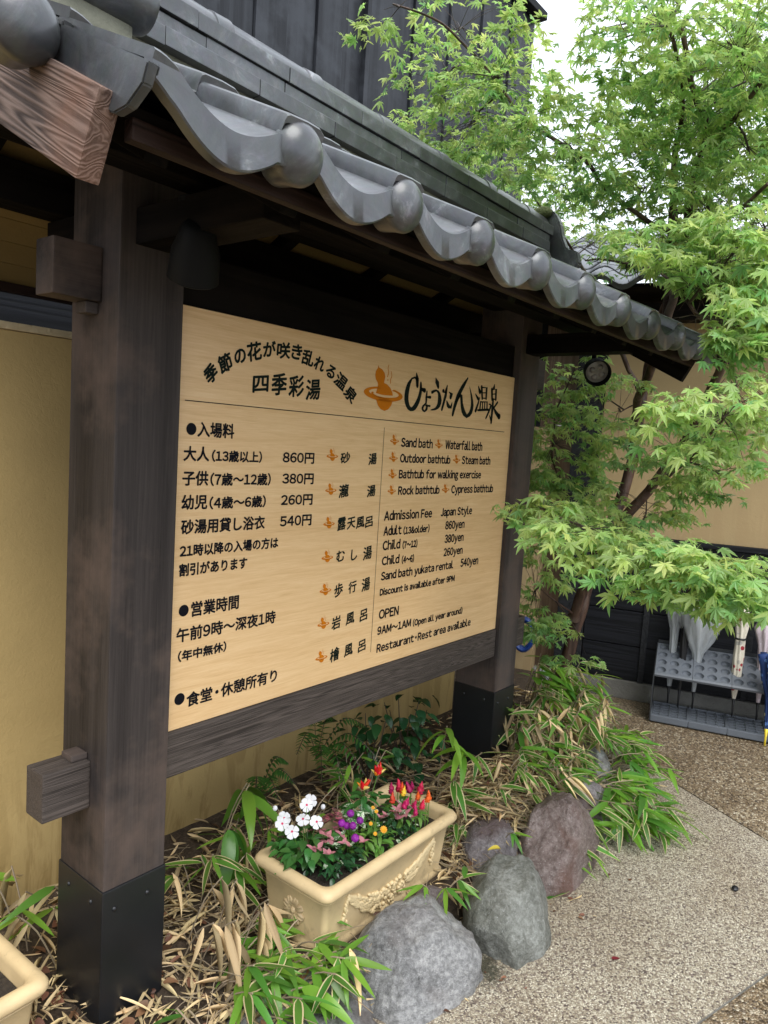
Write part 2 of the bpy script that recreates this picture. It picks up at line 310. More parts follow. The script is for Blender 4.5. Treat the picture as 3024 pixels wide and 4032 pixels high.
# ------------------------------------------------------------------ object helpers
WL = {}
def link(o, parent, loc):
    COL.objects.link(o); loc = Vector(loc)
    WL[o.name] = loc
    if parent is not None:
        o.parent = parent; o.location = loc - WL[parent.name]
    else: o.location = loc
    return o
def tag(o, label, cat, group=None, kind=None):
    if label: o['label'] = label
    if cat: o['category'] = cat
    if group: o['group'] = group
    if kind: o['kind'] = kind
    return o
def thing(name, label, cat, loc=(0, 0, 0), group=None):
    o = bpy.data.objects.new(name, None); o.empty_display_size = .05
    link(o, None, loc); return tag(o, label, cat, group)
def setm(me, mats):
    for k in (mats if isinstance(mats, (list, tuple)) else [mats]): me.materials.append(MATS[k])
def from_bm(name, bm, mats, parent=None, loc=(0, 0, 0), smooth=False, angle=None):
    me = bpy.data.meshes.new(name); bm.normal_update(); bm.to_mesh(me); bm.free(); setm(me, mats)
    if smooth:
        me.polygons.foreach_set('use_smooth', [True]*len(me.polygons))
        if angle is not None: me.set_sharp_from_angle(angle=R_(angle))
    return link(bpy.data.objects.new(name, me), parent, loc)
def from_data(name, vs, fs, mats, parent=None, loc=(0, 0, 0), smooth=False, mi=None, angle=None, tone=None):
    me = bpy.data.meshes.new(name); me.from_pydata([tuple(v) for v in vs], [], fs); setm(me, mats)
    if mi is not None: me.polygons.foreach_set('material_index', mi)
    if smooth:
        me.polygons.foreach_set('use_smooth', [True]*len(me.polygons))
        if angle is not None: me.set_sharp_from_angle(angle=R_(angle))
    if tone is not None:
        a = me.attributes.new('tone', 'FLOAT', 'POINT'); a.data.foreach_set('value', tone)
    me.update(); return link(bpy.data.objects.new(name, me), parent, loc)
def inst(name, me, parent, loc, rot=None, scale=None):
    o = bpy.data.objects.new(name, me); link(o, parent, loc)
    if rot is not None: o.rotation_euler = rot
    if scale is not None: o.scale = scale if hasattr(scale, '__len__') else (scale,)*3
    return o
def bx(bm, x0, x1, y0, y1, z0, z1, bev=0):
    r = bmesh.ops.create_cube(bm, size=1)
    for v in r['verts']: v.co = Vector(((x0+x1)/2+v.co.x*(x1-x0), (y0+y1)/2+v.co.y*(y1-y0), (z0+z1)/2+v.co.z*(z1-z0)))
    if bev:
        es = list({e for v in r['verts'] for e in v.link_edges}); bmesh.ops.bevel(bm, geom=es, offset=bev, segments=2, affect='EDGES', profile=.7)
def box(name, x0, x1, y0, y1, z0, z1, mat, parent=None, bev=.003, rot=None):
    c = ((x0+x1)/2, (y0+y1)/2, (z0+z1)/2); bm = bmesh.new()
    bx(bm, x0-c[0], x1-c[0], y0-c[1], y1-c[1], z0-c[2], z1-c[2], bev)
    o = from_bm(name, bm, mat, parent, c)
    if rot: o.rotation_euler = rot
    return o
def tube_data(pts, rad, n=8, cap=True):
    pts = [Vector(p) for p in pts]; vs = []; fs = []; prev = None
    rad = rad if hasattr(rad, '__len__') else [rad]*len(pts)
    for i, p in enumerate(pts):
        tg = (pts[min(i+1, len(pts)-1)]-pts[max(i-1, 0)]).normalized()
        if prev is None: a = tg.orthogonal().normalized()
        else:
            a = prev-tg*prev.dot(tg); a = a.normalized() if a.length > 1e-6 else tg.orthogonal().normalized()
        prev = a; b_ = tg.cross(a)
        for k in range(n):
            an = 2*math.pi*k/n; vs.append(p+(a*math.cos(an)+b_*math.sin(an))*rad[i])
    for i in range(len(pts)-1):
        for k in range(n):
            k2 = (k+1) % n; fs.append((i*n+k, i*n+k2, (i+1)*n+k2, (i+1)*n+k))
    if cap: fs.append(tuple(range(n))[::-1]); fs.append(tuple(range((len(pts)-1)*n, len(pts)*n)))
    return vs, fs
def tube(name, pts, rad, mat, parent=None, n=8, smooth=True):
    vs, fs = tube_data(pts, rad, n); c = Vector(pts[0])
    return from_data(name, [v-c for v in vs], fs, mat, parent, c, smooth, angle=50)
def smoothpath(P, k=4):
    P = [Vector(p) for p in P]; out = []
    for i in range(len(P)-1):
        a, b_, c, d = P[max(i-1, 0)], P[i], P[i+1], P[min(i+2, len(P)-1)]
        for j in range(k):
            s = j/k; out.append(.5*((2*b_)+(c-a)*s+(2*a-5*b_+4*c-d)*s*s+(3*b_-a-3*c+d)*s**3))
    out.append(P[-1]); return out
def lathe(prof, n=24, axis='z', closed=False):
    vs = []; fs = []
    for r, z in prof:
        for k in range(n):
            a = 2*math.pi*k/n; vs.append((r*math.cos(a), r*math.sin(a), z))
    for i in range(len(prof)-1):
        for k in range(n):
            k2 = (k+1) % n; fs.append((i*n+k, i*n+k2, (i+1)*n+k2, (i+1)*n+k))
    if axis == 'y': vs = [(x, -z, y) for x, y, z in vs]
    return vs, fs
GZ = -.78
# ------------------------------------------------------------------ ground
from_data('ground', [(-60, -60, GZ-.004), (60, -60, GZ-.004), (60, 60, GZ-.004), (-60, 60, GZ-.004)], [(0, 1, 2, 3)], 'concrete')['kind'] = 'structure'
J0, J1 = Vector((2.582, -.482, 0)), Vector((2.255, -1.059, 0)); jd = (J0-J1).normalized(); jn = Vector((-jd.y, jd.x, 0))
K0, K1 = Vector((1.368, -1.232, 0)), Vector((.991, -1.122, 0)); kd = (K1-K0).normalized()
def cross2(a, da, b_, db):
    d = da.x*db.y-da.y*db.x; s = ((b_.x-a.x)*db.y-(b_.y-a.y)*db.x)/d; return a+da*s
X = cross2(J0, jd, K0, kd)
g = .004
def slab(name, pts, mat, z=GZ):
    vs = [(p[0], p[1], z) for p in pts]+[(p[0], p[1], z-.012) for p in pts]; n = len(pts)
    fs = [tuple(range(n))]+[(i, i+n, (i+1) % n+n, (i+1) % n) for i in range(n)]
    fs = [tuple(reversed(f)) if False else f for f in fs]
    o = from_data(name, vs, fs, mat); o['kind'] = 'structure'; return o
A = X+jd*6; B = X+kd*6
slab('pale_pavement', [X+Vector((-g, g, 0)), A+Vector((-g, 0, 0)), Vector((-6, 8, 0)), B+Vector((0, g, 0))], 'pale_aggregate')
slab('brown_pavement', [A+Vector((g, 0, 0)), X+Vector((g, 0, 0))-jd*0, X-jd*9, Vector((12, -12, 0)), Vector((14, 10, 0))], 'brown_aggregate')
slab('brown_walkway', [X+Vector((-g, -g, 0)), B+Vector((0, -g, 0)), Vector((-8, -9, 0)), X-jd*9+Vector((-.012, 0, 0))], 'brown_aggregate')
# planting bed: raised soil
def bed_edge(x):
    P = [(-3, -.62), (0, -.48), (.45, -.36), (.8, -.38), (1.3, -.38), (1.8, -.40), (2.3, -.32), (2.7, -.1), (3.0, .3), (3.4, .5)]
    for (a, b_), (c, d) in zip(P, P[1:]):
        if a <= x <= c: return b_+(d-b_)*(x-a)/(c-a)
    return .6
def soil_z(x, y):
    d = y-bed_edge(x); s = min(max((d+.06)/.12, 0), 1)
    return GZ-.05+s*(.13+.07*math.exp(-((x-1.6)**2/.12+(y+.12)**2/.03))+.012*noise.noise(Vector((x*4, y*4, 0)))+.006*noise.noise(Vector((x*17, y*17, 3))))
vs = []; fs = []; nx, ny = 150, 50
for j in range(ny+1):
    for i in range(nx+1):
        x = -2.6+6.0*i/nx; y = -.75+1.75*j/ny; vs.append((x, y, soil_z(x, y)))
for j in range(ny):
    for i in range(nx):
        a = j*(nx+1)+i; fs.append((a, a+1, a+nx+2, a+nx+1))
from_data('planting_bed_soil', vs, fs, 'bed_soil', smooth=True)['kind'] = 'structure'
SZ = -.70
# ------------------------------------------------------------------ garden wall behind the sign
WY = .6
gw = thing('garden_wall', 'yellow ochre plaster garden wall standing behind the notice board', 'wall', (1, WY, SZ))
box('plaster_panel', -4, 2.35, WY, WY+.14, -.9, 1.035, 'plaster', gw, .006)
box('wall_cap', -4, 2.36, WY-.006, WY+.15, 1.036, 1.058, 'plaster_cap', gw, .006)
# ------------------------------------------------------------------ building behind, far left bands
hb = thing('black_boarded_house', 'building behind the garden wall with black boards below ochre plaster bands', 'building', (0, 1.6, GZ))
for i, (z0, z1) in enumerate(((-.8, .2), (.2, .7), (.7, 1.175), (1.178, 1.352))):
    box('black_board', -5, 3.2, 1.6, 1.66, z0+.002, z1-.002, 'black_board_x', hb, .004)
box('metal_flashing', -5, 3.2, 1.585, 1.66, 1.354, 1.362, 'white_metal', hb, 0)
for z0 in (1.364, 1.60, 1.84, 2.08): box('black_board', -5, 3.2, 1.6, 1.66, z0, z0+.232, 'black_board_x', hb, .004)
# tall black plank building
pb = thing('plank_clad_building', 'tall building clad in weathered black vertical planks rising above the tiled roof', 'building', (3, 2.4, GZ))
px = [1.926-.29*k for k in range(7, 0, -1)]+[1.926, 2.21, 2.494, 2.775, 3.051, 3.31, 3.652, 3.927, 4.167, 4.437, 4.684, 4.95, 5.21, 5.47, 5.72, 5.96]
TOPX = 5.96
for i, (a, b_) in enumerate(zip(px, px[1:])):
    dy = .02 if i % 2 else 0
    if a > 3.3: dy += .035
    box('plank', a+.004, b_-.004, 2.4+dy, 2.45+dy, GZ, 5.20, 'black_plank', pb, .006)
box('corner_batten', 3.27, 3.315, 2.37, 2.43, GZ, 5.28, 'black_plank', pb, .004)
box('wall_core', -.2, TOPX-.02, 2.48, 5, GZ, 5.19, 'black_plank', pb, 0)
box('metal_coping', -.3, TOPX+.04, 2.34, 5, 5.205, 5.28, 'black_metal', pb, .006)
# ------------------------------------------------------------------ roofed notice board
nb = thing('roofed_notice_board', 'dark timber notice board with bath prices under a grey tiled roof', 'notice board', (.85, .08, SZ))
PW, PF, PB = .173, -.019, .187
PC = (PF+PB)/2
for x0, sl in ((-PW, -.352), (1.70, -.29)):
    x1 = x0+PW
    box('post', x0, x1, PF, PB, sl, 1.42, 'post_wood_z', nb, .005)
    s = box('metal_sleeve', x0-.0035, x1+.0035, PF-.0035, PB+.0035, -.80, sl+.004, 'sleeve_metal', nb, .004)
    bvs, bfs = lathe([(.0001, .0045), (.004, .004), (.0065, .0015), (.0068, 0)], 10)
    for (bx_, by_, ax) in ((x0+.03, PF-.0035, 'f'), (x1-.05, PF-.0035, 'f'), (x0-.0035, PF+.05, 's'), (x0-.0035, PB-.05, 's')):
        o = from_data('bolt', bvs, bfs, 'sleeve_metal', s, (bx_, by_, sl-.05 if ax == 'f' else sl-.04), True)
        o.rotation_euler = (R_(90), 0, 0) if ax == 'f' else (0, R_(-90), 0)
# rails
box('lower_rail', .001, 1.699, -.004, .10, -.125, -.001, 'rail_wood', nb, .005)
box('rail_tenon', -.293, -PW-.001, .05, .13, -.155, -.035, 'rail_wood', nb, .005)
box('wedge', -.215, -PW-.001, .065, .115, -.034, -.018, 'post_wood_x', nb, .004)
box('rail_tenon', 1.874, 2.04, .035, .13, -.14, .0, 'rail_wood', nb, .005)
box('wedge', 1.874, 1.93, .055, .115, .001, .03, 'rail_wood', nb, .004)
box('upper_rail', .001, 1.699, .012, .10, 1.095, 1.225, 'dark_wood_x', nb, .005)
box('rail_tenon', -.290, -PW-.001, .05, .13, 1.067, 1.190, 'post_wood_x', nb, .005)
box('wedge', -.205, -PW-.001, .065, .11, 1.040, 1.066, 'post_wood_x', nb, .004)
box('rail_tenon', 1.874, 2.04, .035, .14, 1.07, 1.205, 'post_wood_x', nb, .005)
# panel and print
pan = box('sign_panel', .0015, 1.6985, .002, .03, .0005, 1.093, 'panel_print', nb, .0015)
box('panel_backing', .004, 1.696, .032, .06, .002, 1.09, 'dark_wood_x', nb, .002)
PY = .0012
def flat_mesh(name, polys, mat, parent=pan, y=PY, loc=(0, 0)):
    """printed shape: thin flat polygons lying on the panel face"""
    vs = []; fs = []
    for p in polys:
        k = len(vs); vs += [(u, 0, v) for u, v in p]; fs.append(tuple(range(k, k+len(p))))
    return from_data(name, vs, fs, mat, parent, (loc[0], y, loc[1]))
fc = bpy.data.curves.new('type', 'FONT'); fo = bpy.data.objects.new('type', fc); COL.objects.link(fo)
def text_mesh(s, off=0.0, space=1.0):
    fc.body = s; fc.size = 1; fc.offset = off; fc.resolution_u = 3; fc.space_character = space; fc.fill_mode = 'FRONT'
    bpy.context.view_layer.update(); dg = bpy.context.evaluated_depsgraph_get()
    me = bpy.data.meshes.new_from_object(fo.evaluated_get(dg)); co = np.empty(len(me.vertices)*3); me.vertices.foreach_get('co', co)
    return me, co.reshape(-1, 3)
GLY = {}
def glyph(ch):
    """outline of one character; Latin letters come from the full-width forms, which have a plain grotesque shape"""
    if ch not in GLY:
        c = chr(ord(ch)+0xFEE0) if '!' <= ch <= '~' else ch
        me, co = text_mesh(c); tri = []
        for p in me.polygons: tri.append(tuple(p.vertices))
        GLY[ch] = (co[:, :2].copy(), tri); bpy.data.meshes.remove(me)
    return GLY[ch]
HC = glyph('H')[0]; CAP0, CAP = HC[:, 1].min(), HC[:, 1].max()-HC[:, 1].min(); KC = glyph('国')[0]; KH, KB = KC[:, 1].max()-KC[:, 1].min(), KC[:, 1].min(); KX = KC[:, 0].min()
def bold(vs, fs, b):
    """heavier strokes: the same outline laid down again a hair's breadth aside, each copy on its own level"""
    V = []; F = []
    for k, (dx, dz) in enumerate(((0, 0), (b, 0), (-b, 0), (0, b), (0, -b), (b*.7, b*.7), (-b*.7, -b*.7), (b*.7, -b*.7), (-b*.7, b*.7))):
        n = len(V); V += [(x+dx, -.00006*k, z+dz) for x, z in vs]; F += [tuple(i+n for i in f) for f in fs]
        if b == 0: break
    return V, F
def put_text(name, s, u0, u1, v0, h, kind, mat='ink', off=.0):
    X = 0; vs = []; fs = []; sc = (h/CAP if kind == 'l' else h/KH); last = None
    for ch in s:
        if ch == ' ': X += .30; continue
        co, tri = glyph(ch); n = len(vs)
        asc = '!' <= ch <= '~'
        if asc: dx = X-co[:, 0].min()+.045; adv = co[:, 0].max()-co[:, 0].min()+.09
        elif ch == '・': dx = X-co[:, 0].min()+.12; adv = co[:, 0].max()-co[:, 0].min()+.42; dx += .09
        else: dx = X-.0; adv = 1.0
        if asc and kind == 'c':
            k2 = 1.06 if ch in '0123456789' else 1.0
        y0 = CAP0 if kind == 'l' else KB
        for x, y in co: vs.append((x+dx, (y-y0)*sc))
        fs += [tuple(i+n for i in f) for f in tri]; X += adv
    x0 = min(v[0] for v in vs); x1 = max(v[0] for v in vs); xs = (u1-u0)/(x1-x0)
    vs = [((x-x0)*xs, z) for x, z in vs]
    V, F = bold(vs, fs, (.0014 if kind == 'l' else .0012))
    return from_data(name, V, F, mat, pan, (u0, PY, v0))
def put_char(ch, cx, cz, w_, h, rot):
    co, tri = glyph(ch); x = co[:, 0]-(co[:, 0].max()+co[:, 0].min())/2; y = co[:, 1]-(co[:, 1].max()+co[:, 1].min())/2
    x = x*(w_/(x.max()-x.min()) if ch not in 'し' else h/(y.max()-y.min())); y = y*h/(y.max()-y.min())
    y = y+x*.14; a = R_(rot)
    V, F = bold([(x_*math.cos(a)-y_*math.sin(a), x_*math.sin(a)+y_*math.cos(a)) for x_, y_ in zip(x, y)], tri, .0011 if h < .05 and cz < .8 else .0017)
    return from_data('brush_lettering', V, F, 'ink_green', pan, (cx, PY, cz))
TXT = [('入場料', 0.071, 0.189, 0.771, 0.036, 'c'), ('大人', 0.031, 0.109, 0.708, 0.035, 'c'), ('(13歳以上)', 0.12, 0.292, 0.708, 0.028, 'c'), ('860円', 0.374, 0.502, 0.708, 0.032, 'c'), ('子供', 0.03, 0.109, 0.645, 0.035, 'c'), ('(7歳〜12歳)', 0.118, 0.329, 0.644, 0.031, 'c'), ('380円', 0.376, 0.504, 0.646, 0.032, 'c'), ('幼児', 0.03, 0.109, 0.583, 0.035, 'c'), ('(4歳〜6歳)', 0.118, 0.314, 0.582, 0.03, 'c'), ('260円', 0.375, 0.504, 0.583, 0.032, 'c'), ('砂湯用貸し浴衣', 0.031, 0.314, 0.519, 0.035, 'c'), ('540円', 0.375, 0.504, 0.52, 0.033, 'c'), ('21時以降の入場の方は', 0.03, 0.37, 0.46, 0.029, 'c'), ('割引があります', 0.03, 0.255, 0.41, 0.03, 'c'), ('営業時間', 0.072, 0.231, 0.298, 0.037, 'c'), ('午前9時〜深夜1時', 0.029, 0.374, 0.235, 0.035, 'c'), ('(年中無休)', 0.036, 0.193, 0.183, 0.026, 'c'), ('食堂・休憩所有り', 0.068, 0.391, 0.053, 0.036, 'c'), ('Sand bath', 0.932, 1.122, 0.775, 0.029, 'l'), ('Waterfall bath', 1.207, 1.473, 0.776, 0.031, 'l'), ('Outdoor bathtub', 0.932, 1.246, 0.72, 0.028, 'l'), ('Steam bath', 1.33, 1.545, 0.721, 0.029, 'l'), ('Bathtub for walking exercise', 0.931, 1.479, 0.664, 0.028, 'l'), ('Rock bathtub', 0.933, 1.187, 0.606, 0.028, 'l'), ('Cypress bathtub', 1.27, 1.585, 0.606, 0.029, 'l'), ('Admission Fee', 0.863, 1.148, 0.518, 0.03, 'l'), ('Japan Style', 1.208, 1.43, 0.519, 0.029, 'l'), ('Adult', 0.865, 0.965, 0.465, 0.03, 'l'), ('(13&older)', 0.979, 1.138, 0.464, 0.023, 'l'), ('860yen', 1.246, 1.381, 0.466, 0.03, 'l'), ('Child', 0.865, 0.963, 0.414, 0.03, 'l'), ('(7~12)', 0.979, 1.067, 0.412, 0.023, 'l'), ('380yen', 1.248, 1.381, 0.413, 0.03, 'l'), ('Child', 0.866, 0.963, 0.361, 0.028, 'l'), ('(4~6)', 0.98, 1.052, 0.358, 0.023, 'l'), ('260yen', 1.247, 1.381, 0.361, 0.029, 'l'), ('Sand bath yukata rental', 0.866, 1.319, 0.308, 0.027, 'l'), ('540yen', 1.375, 1.508, 0.307, 0.031, 'l'), ('Discount is available after 9PM', 0.865, 1.337, 0.254, 0.022, 'l'), ('OPEN', 0.868, 0.979, 0.17, 0.031, 'l'), ('9AM~1AM', 0.865, 1.06, 0.114, 0.027, 'l'), ('(Open all year around)', 1.074, 1.413, 0.112, 0.022, 'l'), ('Restaurant・Rest area available', 0.867, 1.484, 0.05, 0.028, 'l')]
for s, u0, u1, v0, h, k in TXT: put_text('lettering', s, u0, u1, v0, h, k)
BR = [('季', 0.105, 0.935, 0.041, 0.04, 38), ('節', 0.15, 0.967, 0.044, 0.044, 22), ('の', 0.199, 0.991, 0.038, 0.035, 14), ('花', 0.248, 1.01, 0.05, 0.048, 8), ('が', 0.302, 1.024, 0.044, 0.04, 2), ('咲', 0.356, 1.027, 0.049, 0.044, -2), ('き', 0.408, 1.03, 0.039, 0.042, -8), ('乱', 0.455, 1.019, 0.047, 0.043, -14), ('れ', 0.505, 1.007, 0.042, 0.04, -20), ('る', 0.555, 0.99, 0.038, 0.038, -28), ('温', 0.604, 0.966, 0.052, 0.045, -36), ('泉', 0.652, 0.93, 0.051, 0.046, -42), ('四', 0.276, 0.925, 0.055, 0.043, 0), ('季', 0.345, 0.931, 0.056, 0.059, 0), ('彩', 0.413, 0.932, 0.059, 0.059, 0), ('湯', 0.483, 0.929, 0.059, 0.059, 0), ('ひ', 0.987, 0.967, 0.113, 0.127, 0), ('ょ', 1.065, 0.94, 0.053, 0.07, 0), ('う', 1.123, 0.971, 0.061, 0.115, 0), ('た', 1.193, 0.966, 0.07, 0.087, 0), ('ん', 1.299, 0.975, 0.146, 0.146, 0), ('温', 1.442, 0.984, 0.095, 0.096, 0), ('泉', 1.53, 0.97, 0.104, 0.144, 0), ('砂', 0.644, 0.729, 0.044, 0.033, 0), ('湯', 0.781, 0.728, 0.041, 0.037, 0), ('瀧', 0.646, 0.623, 0.045, 0.04, 0), ('湯', 0.784, 0.621, 0.042, 0.037, 0), ('露', 0.645, 0.517, 0.038, 0.04, 0), ('天', 0.691, 0.517, 0.039, 0.036, 0), ('風', 0.737, 0.517, 0.041, 0.036, 0), ('呂', 0.782, 0.517, 0.037, 0.034, 0), ('む', 0.648, 0.412, 0.038, 0.035, 0), ('し', 0.715, 0.411, 0.031, 0.036, 0), ('湯', 0.784, 0.411, 0.044, 0.044, 0), ('歩', 0.648, 0.3, 0.039, 0.042, 0), ('行', 0.716, 0.302, 0.038, 0.038, 0), ('湯', 0.785, 0.303, 0.042, 0.044, 0), ('岩', 0.645, 0.192, 0.041, 0.042, 0), ('風', 0.714, 0.196, 0.041, 0.038, 0), ('呂', 0.783, 0.197, 0.037, 0.038, 0), ('檜', 0.647, 0.086, 0.044, 0.044, 0), ('風', 0.715, 0.088, 0.041, 0.039, 0), ('呂', 0.784, 0.09, 0.038, 0.038, 0)]
for row in BR:
    if row[0] in 'ひょうたん' or (row[0] in '温泉' and row[1] > 1.2): continue
    put_char(*row)
DOT = [(0.051, 0.789, 0.0155), (0.048, 0.318, 0.0154), (0.045, 0.081, 0.0159)]
for u, v, r in DOT: flat_mesh('bullet', [[(r*math.cos(a/24*math.tau), r*math.sin(a/24*math.tau)) for a in range(24)]], 'ink', loc=(u, v))
flat_mesh('divider_line', [[(0, -.0012), (1.615, -.0012), (1.615, .0012), (0, .0012)]], 'ink', loc=(.028, .860))
flat_mesh('divider_line', [[(-.0009, 0), (.0009, 0), (.0009, .777), (-.0009, .777)]], 'ink', loc=(.833, .058))
STROKES = [[(9674,10135,9723,10122),(9588,10066,9673,10046),(9488,9959,9614,9941),(9424,9828,9570,9818),(9378,9682,9543,9680),(9360,9528,9526,9534),(9368,9379,9533,9396),(9416,9249,9571,9282),(9491,9144,9629,9191),(9588,9064,9703,9134),(9721,9017,9761,9114),(9878,9034,9797,9122),(10005,9099,9861,9159),(10103,9205,9949,9244),(10185,9329,10034,9356),(10245,9454,10106,9470),(10287,9581,10162,9589),(10311,9705,10196,9706),(10317,9825,10213,9819),(10298,9948,10211,9940),(10273,10040,10204,10032)],[(9684,10108,9658,10142),(9858,10158,9866,10211),(9978,10100,10047,10157)],[(9929,10342,9962,10348),(9941,10152,10076,10170),(9989,9895,10092,9905)],[(10242,9837,10280,9873),(10346,9777,10420,9856),(10450,9740,10535,9847)],[(10620,9773,10668,9774),(10605,9675,10670,9677),(10589,9551,10672,9555),(10602,9443,10679,9447),(10598,9355,10666,9346),(10525,9301,10584,9275),(10438,9247,10510,9226),(10402,9175,10484,9172),(10408,9108,10487,9126),(10474,9054,10530,9091),(10581,9032,10567,9078),(10678,9077,10606,9105),(10740,9147,10647,9157),(10737,9227,10660,9224),(10718,9290,10659,9285)],[(10652,9555,10652,9589),(10879,9540,10880,9622)],[(10618,9248,10620,9282),(10888,9241,10892,9296)],[(11126,10300,11154,10308),(11165,10135,11329,10174),(11284,9975,11379,9994)],[(11004,9741,10926,9797),(11104,9793,11047,9846),(11214,9833,11209,9887),(11287,9815,11355,9863),(11358,9760,11461,9789),(11395,9647,11536,9666),(11400,9518,11575,9526),(11388,9412,11554,9403),(11348,9324,11497,9294),(11292,9260,11396,9214),(11212,9211,11266,9158),(11075,9171,11097,9129),(10952,9143,10962,9117)],[(11634,9850,11724,9921),(11886,9813,11781,9847),(11939,10088,11888,10090)],[(11887,10099,11938,10100),(11791,9729,11905,9725),(11621,9198,11708,9192)],[(12055,9870,12077,9889),(12170,9809,12305,9840),(12134,9689,12249,9683)],[(11928,9527,11976,9538),(11954,9441,12050,9465),(12005,9342,12140,9389),(12114,9283,12195,9345),(12277,9288,12186,9326),(12317,9397,12244,9403),(12326,9500,12293,9502)],[(13256,10526,13318,10514),(13104,10388,13209,10367),(12917,10201,13065,10173),(12765,10014,12921,9988),(12624,9812,12790,9791),(12519,9581,12667,9567),(12438,9360,12568,9351),(12390,9178,12501,9171),(12367,9051,12459,9047)],[(12606,9467,12568,9472),(12712,9622,12649,9631),(12833,9783,12747,9799),(12885,9830,12826,9875),(12848,9825,12964,9849),(12881,9702,13002,9716),(12924,9529,13044,9544),(12979,9357,13131,9384),(13059,9199,13236,9245),(13193,9079,13344,9147),(13397,9012,13406,9115),(13609,9083,13473,9143),(13739,9206,13582,9235),(13806,9356,13652,9363),(13821,9527,13679,9520),(13766,9708,13655,9694),(13679,9890,13597,9876),(13565,10076,13518,10067),(13466,10216,13453,10213)],[(14088,10283,14129,10293),(14181,10070,14319,10101)],[(13917,9956,13965,9974),(14084,9794,14194,9835)],[(14082,9315,13971,9327),(14202,9589,14117,9596),(14285,9861,14242,9864)],[(14305,10295,14407,10307),(14416,9830,14504,9839)],[(14346,10251,14345,10296),(14698,10283,14793,10311),(14712,9857,14801,9861)],[(14470,10053,14465,10083),(14677,10070,14671,10103)],[(14436,9838,14434,9871),(14755,9857,14753,9891)],[(14330,9702,14396,9703),(14300,9399,14373,9400)],[(14337,9677,14331,9715),(14820,9720,14884,9755),(14848,9437,14923,9441)],[(14483,9693,14542,9697),(14511,9424,14570,9427)],[(14645,9706,14705,9710),(14674,9436,14734,9439)],[(14190,9325,14174,9384),(15002,9402,14984,9469)],[(15325,10485,15363,10485),(15247,10328,15370,10328)],[(15109,10271,15215,10281),(15185,9857,15277,9864)],[(15155,10241,15142,10285),(15450,10293,15549,10321),(15477,9882,15571,9887)],[(15245,10069,15236,10099),(15460,10094,15449,10127)],[(15232,9857,15225,9895),(15524,9881,15518,9919)],[(15275,9874,15368,9877),(15247,9488,15370,9491),(15246,8927,15339,8928)],[(15105,9202,15140,9211),(15227,9012,15327,9035)],[(15015,9640,15020,9678),(15087,9640,15124,9679),(15131,9622,15223,9629),(15084,9509,15173,9500),(14993,9360,15080,9349),(14896,9207,14975,9195),(14817,9087,14888,9076)],[(15643,9791,15725,9772),(15363,9537,15444,9517)],[(15346,9563,15399,9580),(15558,9331,15700,9383),(15803,9177,15981,9259)]]
for st in STROKES:
    st = [tuple(int(v) for v in (q[0]+.22*(q[0]-q[2]), q[1]+.22*(q[1]-q[3]), q[2]-.22*(q[0]-q[2]), q[3]-.22*(q[1]-q[3]))) for q in st]
    ps = []
    for a, b_ in zip(st, st[1:]): ps.append([(a[0]/1e4, a[1]/1e4), (b_[0]/1e4, b_[1]/1e4), (b_[2]/1e4, b_[3]/1e4), (a[2]/1e4, a[3]/1e4)])
    for q in (st[0], st[-1]):   # rounded brush ends
        c = ((q[0]+q[2])/2e4, (q[1]+q[3])/2e4); r = math.hypot(q[0]-q[2], q[1]-q[3])/2e4
        ps.append([(c[0]+r*.9*math.cos(k*math.tau/10), c[1]+r*.9*math.sin(k*math.tau/10)) for k in range(10)])
    c = ps[0][0]; flat_mesh('brush_stroke', [[(u-c[0], v-c[1]) for u, v in p] for p in ps], 'ink_green', loc=c)
bpy.data.objects.remove(fo)
# gourd emblem
GOURD = [(-.0377, .0926), (-.0329, .0849), (-.0163, .0807), (-.0024, .0699), (.0025, .058), (-.0012, .0451), (-.0024, .0372), (.0144, .0342), (.0338, .0235), (.0459, .0088), (.0486, -.0005), (.0183, -.0025), (-.0125, -.0027), (-.0421, .0003), (-.0371, .0152), (-.0334, .0279), (-.0367, .0353), (-.0467, .045), (-.0514, .0568), (-.0494, .0708), (-.0401, .0825), (-.0388, .0888)]
BUMP = [(-.0399, -.0200), (-.029, -.0383), (-.0126, -.0501), (.0085, -.0549), (.0285, -.0481), (.0428, -.0343), (.05, -.0182), (.003, -.014)]
def ell(rx, rz, n=40, a0=0, a1=360, cx=0, cz=0): return [(cx+rx*math.cos(R_(a0+(a1-a0)*i/n)), cz+rz*math.sin(R_(a0+(a1-a0)*i/n))) for i in range(n+1)]
def band(o_, i_): return [[o_[k], o_[k+1], i_[k+1], i_[k]] for k in range(len(o_)-1)]
polys = [GOURD, BUMP]
polys += band(ell(.104, .0235, 40, 105, 420), ell(.079, .0135, 40, 105, 420, .002, .0035))
polys += band(ell(.066, .0135, 20, 160, 262, .0, -.001), ell(.055, .0095, 20, 160, 262, 0, -.0005))
polys += band(ell(.066, .0135, 14, 268, 300, .0, -.001), ell(.060, .0115, 14, 268, 300, 0, -.0015))
def ribbon(P, ws):
    P = [Vector((p[0], p[1], 0)) for p in P]; P = smoothpath(P, 3); l = []; r = []
    for i, p in enumerate(P):
        tg = (P[min(i+1, len(P)-1)]-P[max(i-1, 0)]).normalized(); n_ = Vector((-tg.y, tg.x, 0)); ww = ws[0]+(ws[1]-ws[0])*i/len(P)
        l.append(tuple((p+n_*ww)[:2])); r.append(tuple((p-n_*ww)[:2]))
    return band(l, r)
polys += ribbon([(.0175, .1002), (.0138, .0872), (.0182, .0753), (.0133, .058)], (.0014, .0022))
polys += ribbon([(.0318, .0799), (.0366, .0649), (.0312, .0516), (.0321, .0385)], (.0014, .0022))
polys.append([(.0165+.0028*math.cos(k*math.tau/8), .049+.0028*math.sin(k*math.tau/8)) for k in range(8)])
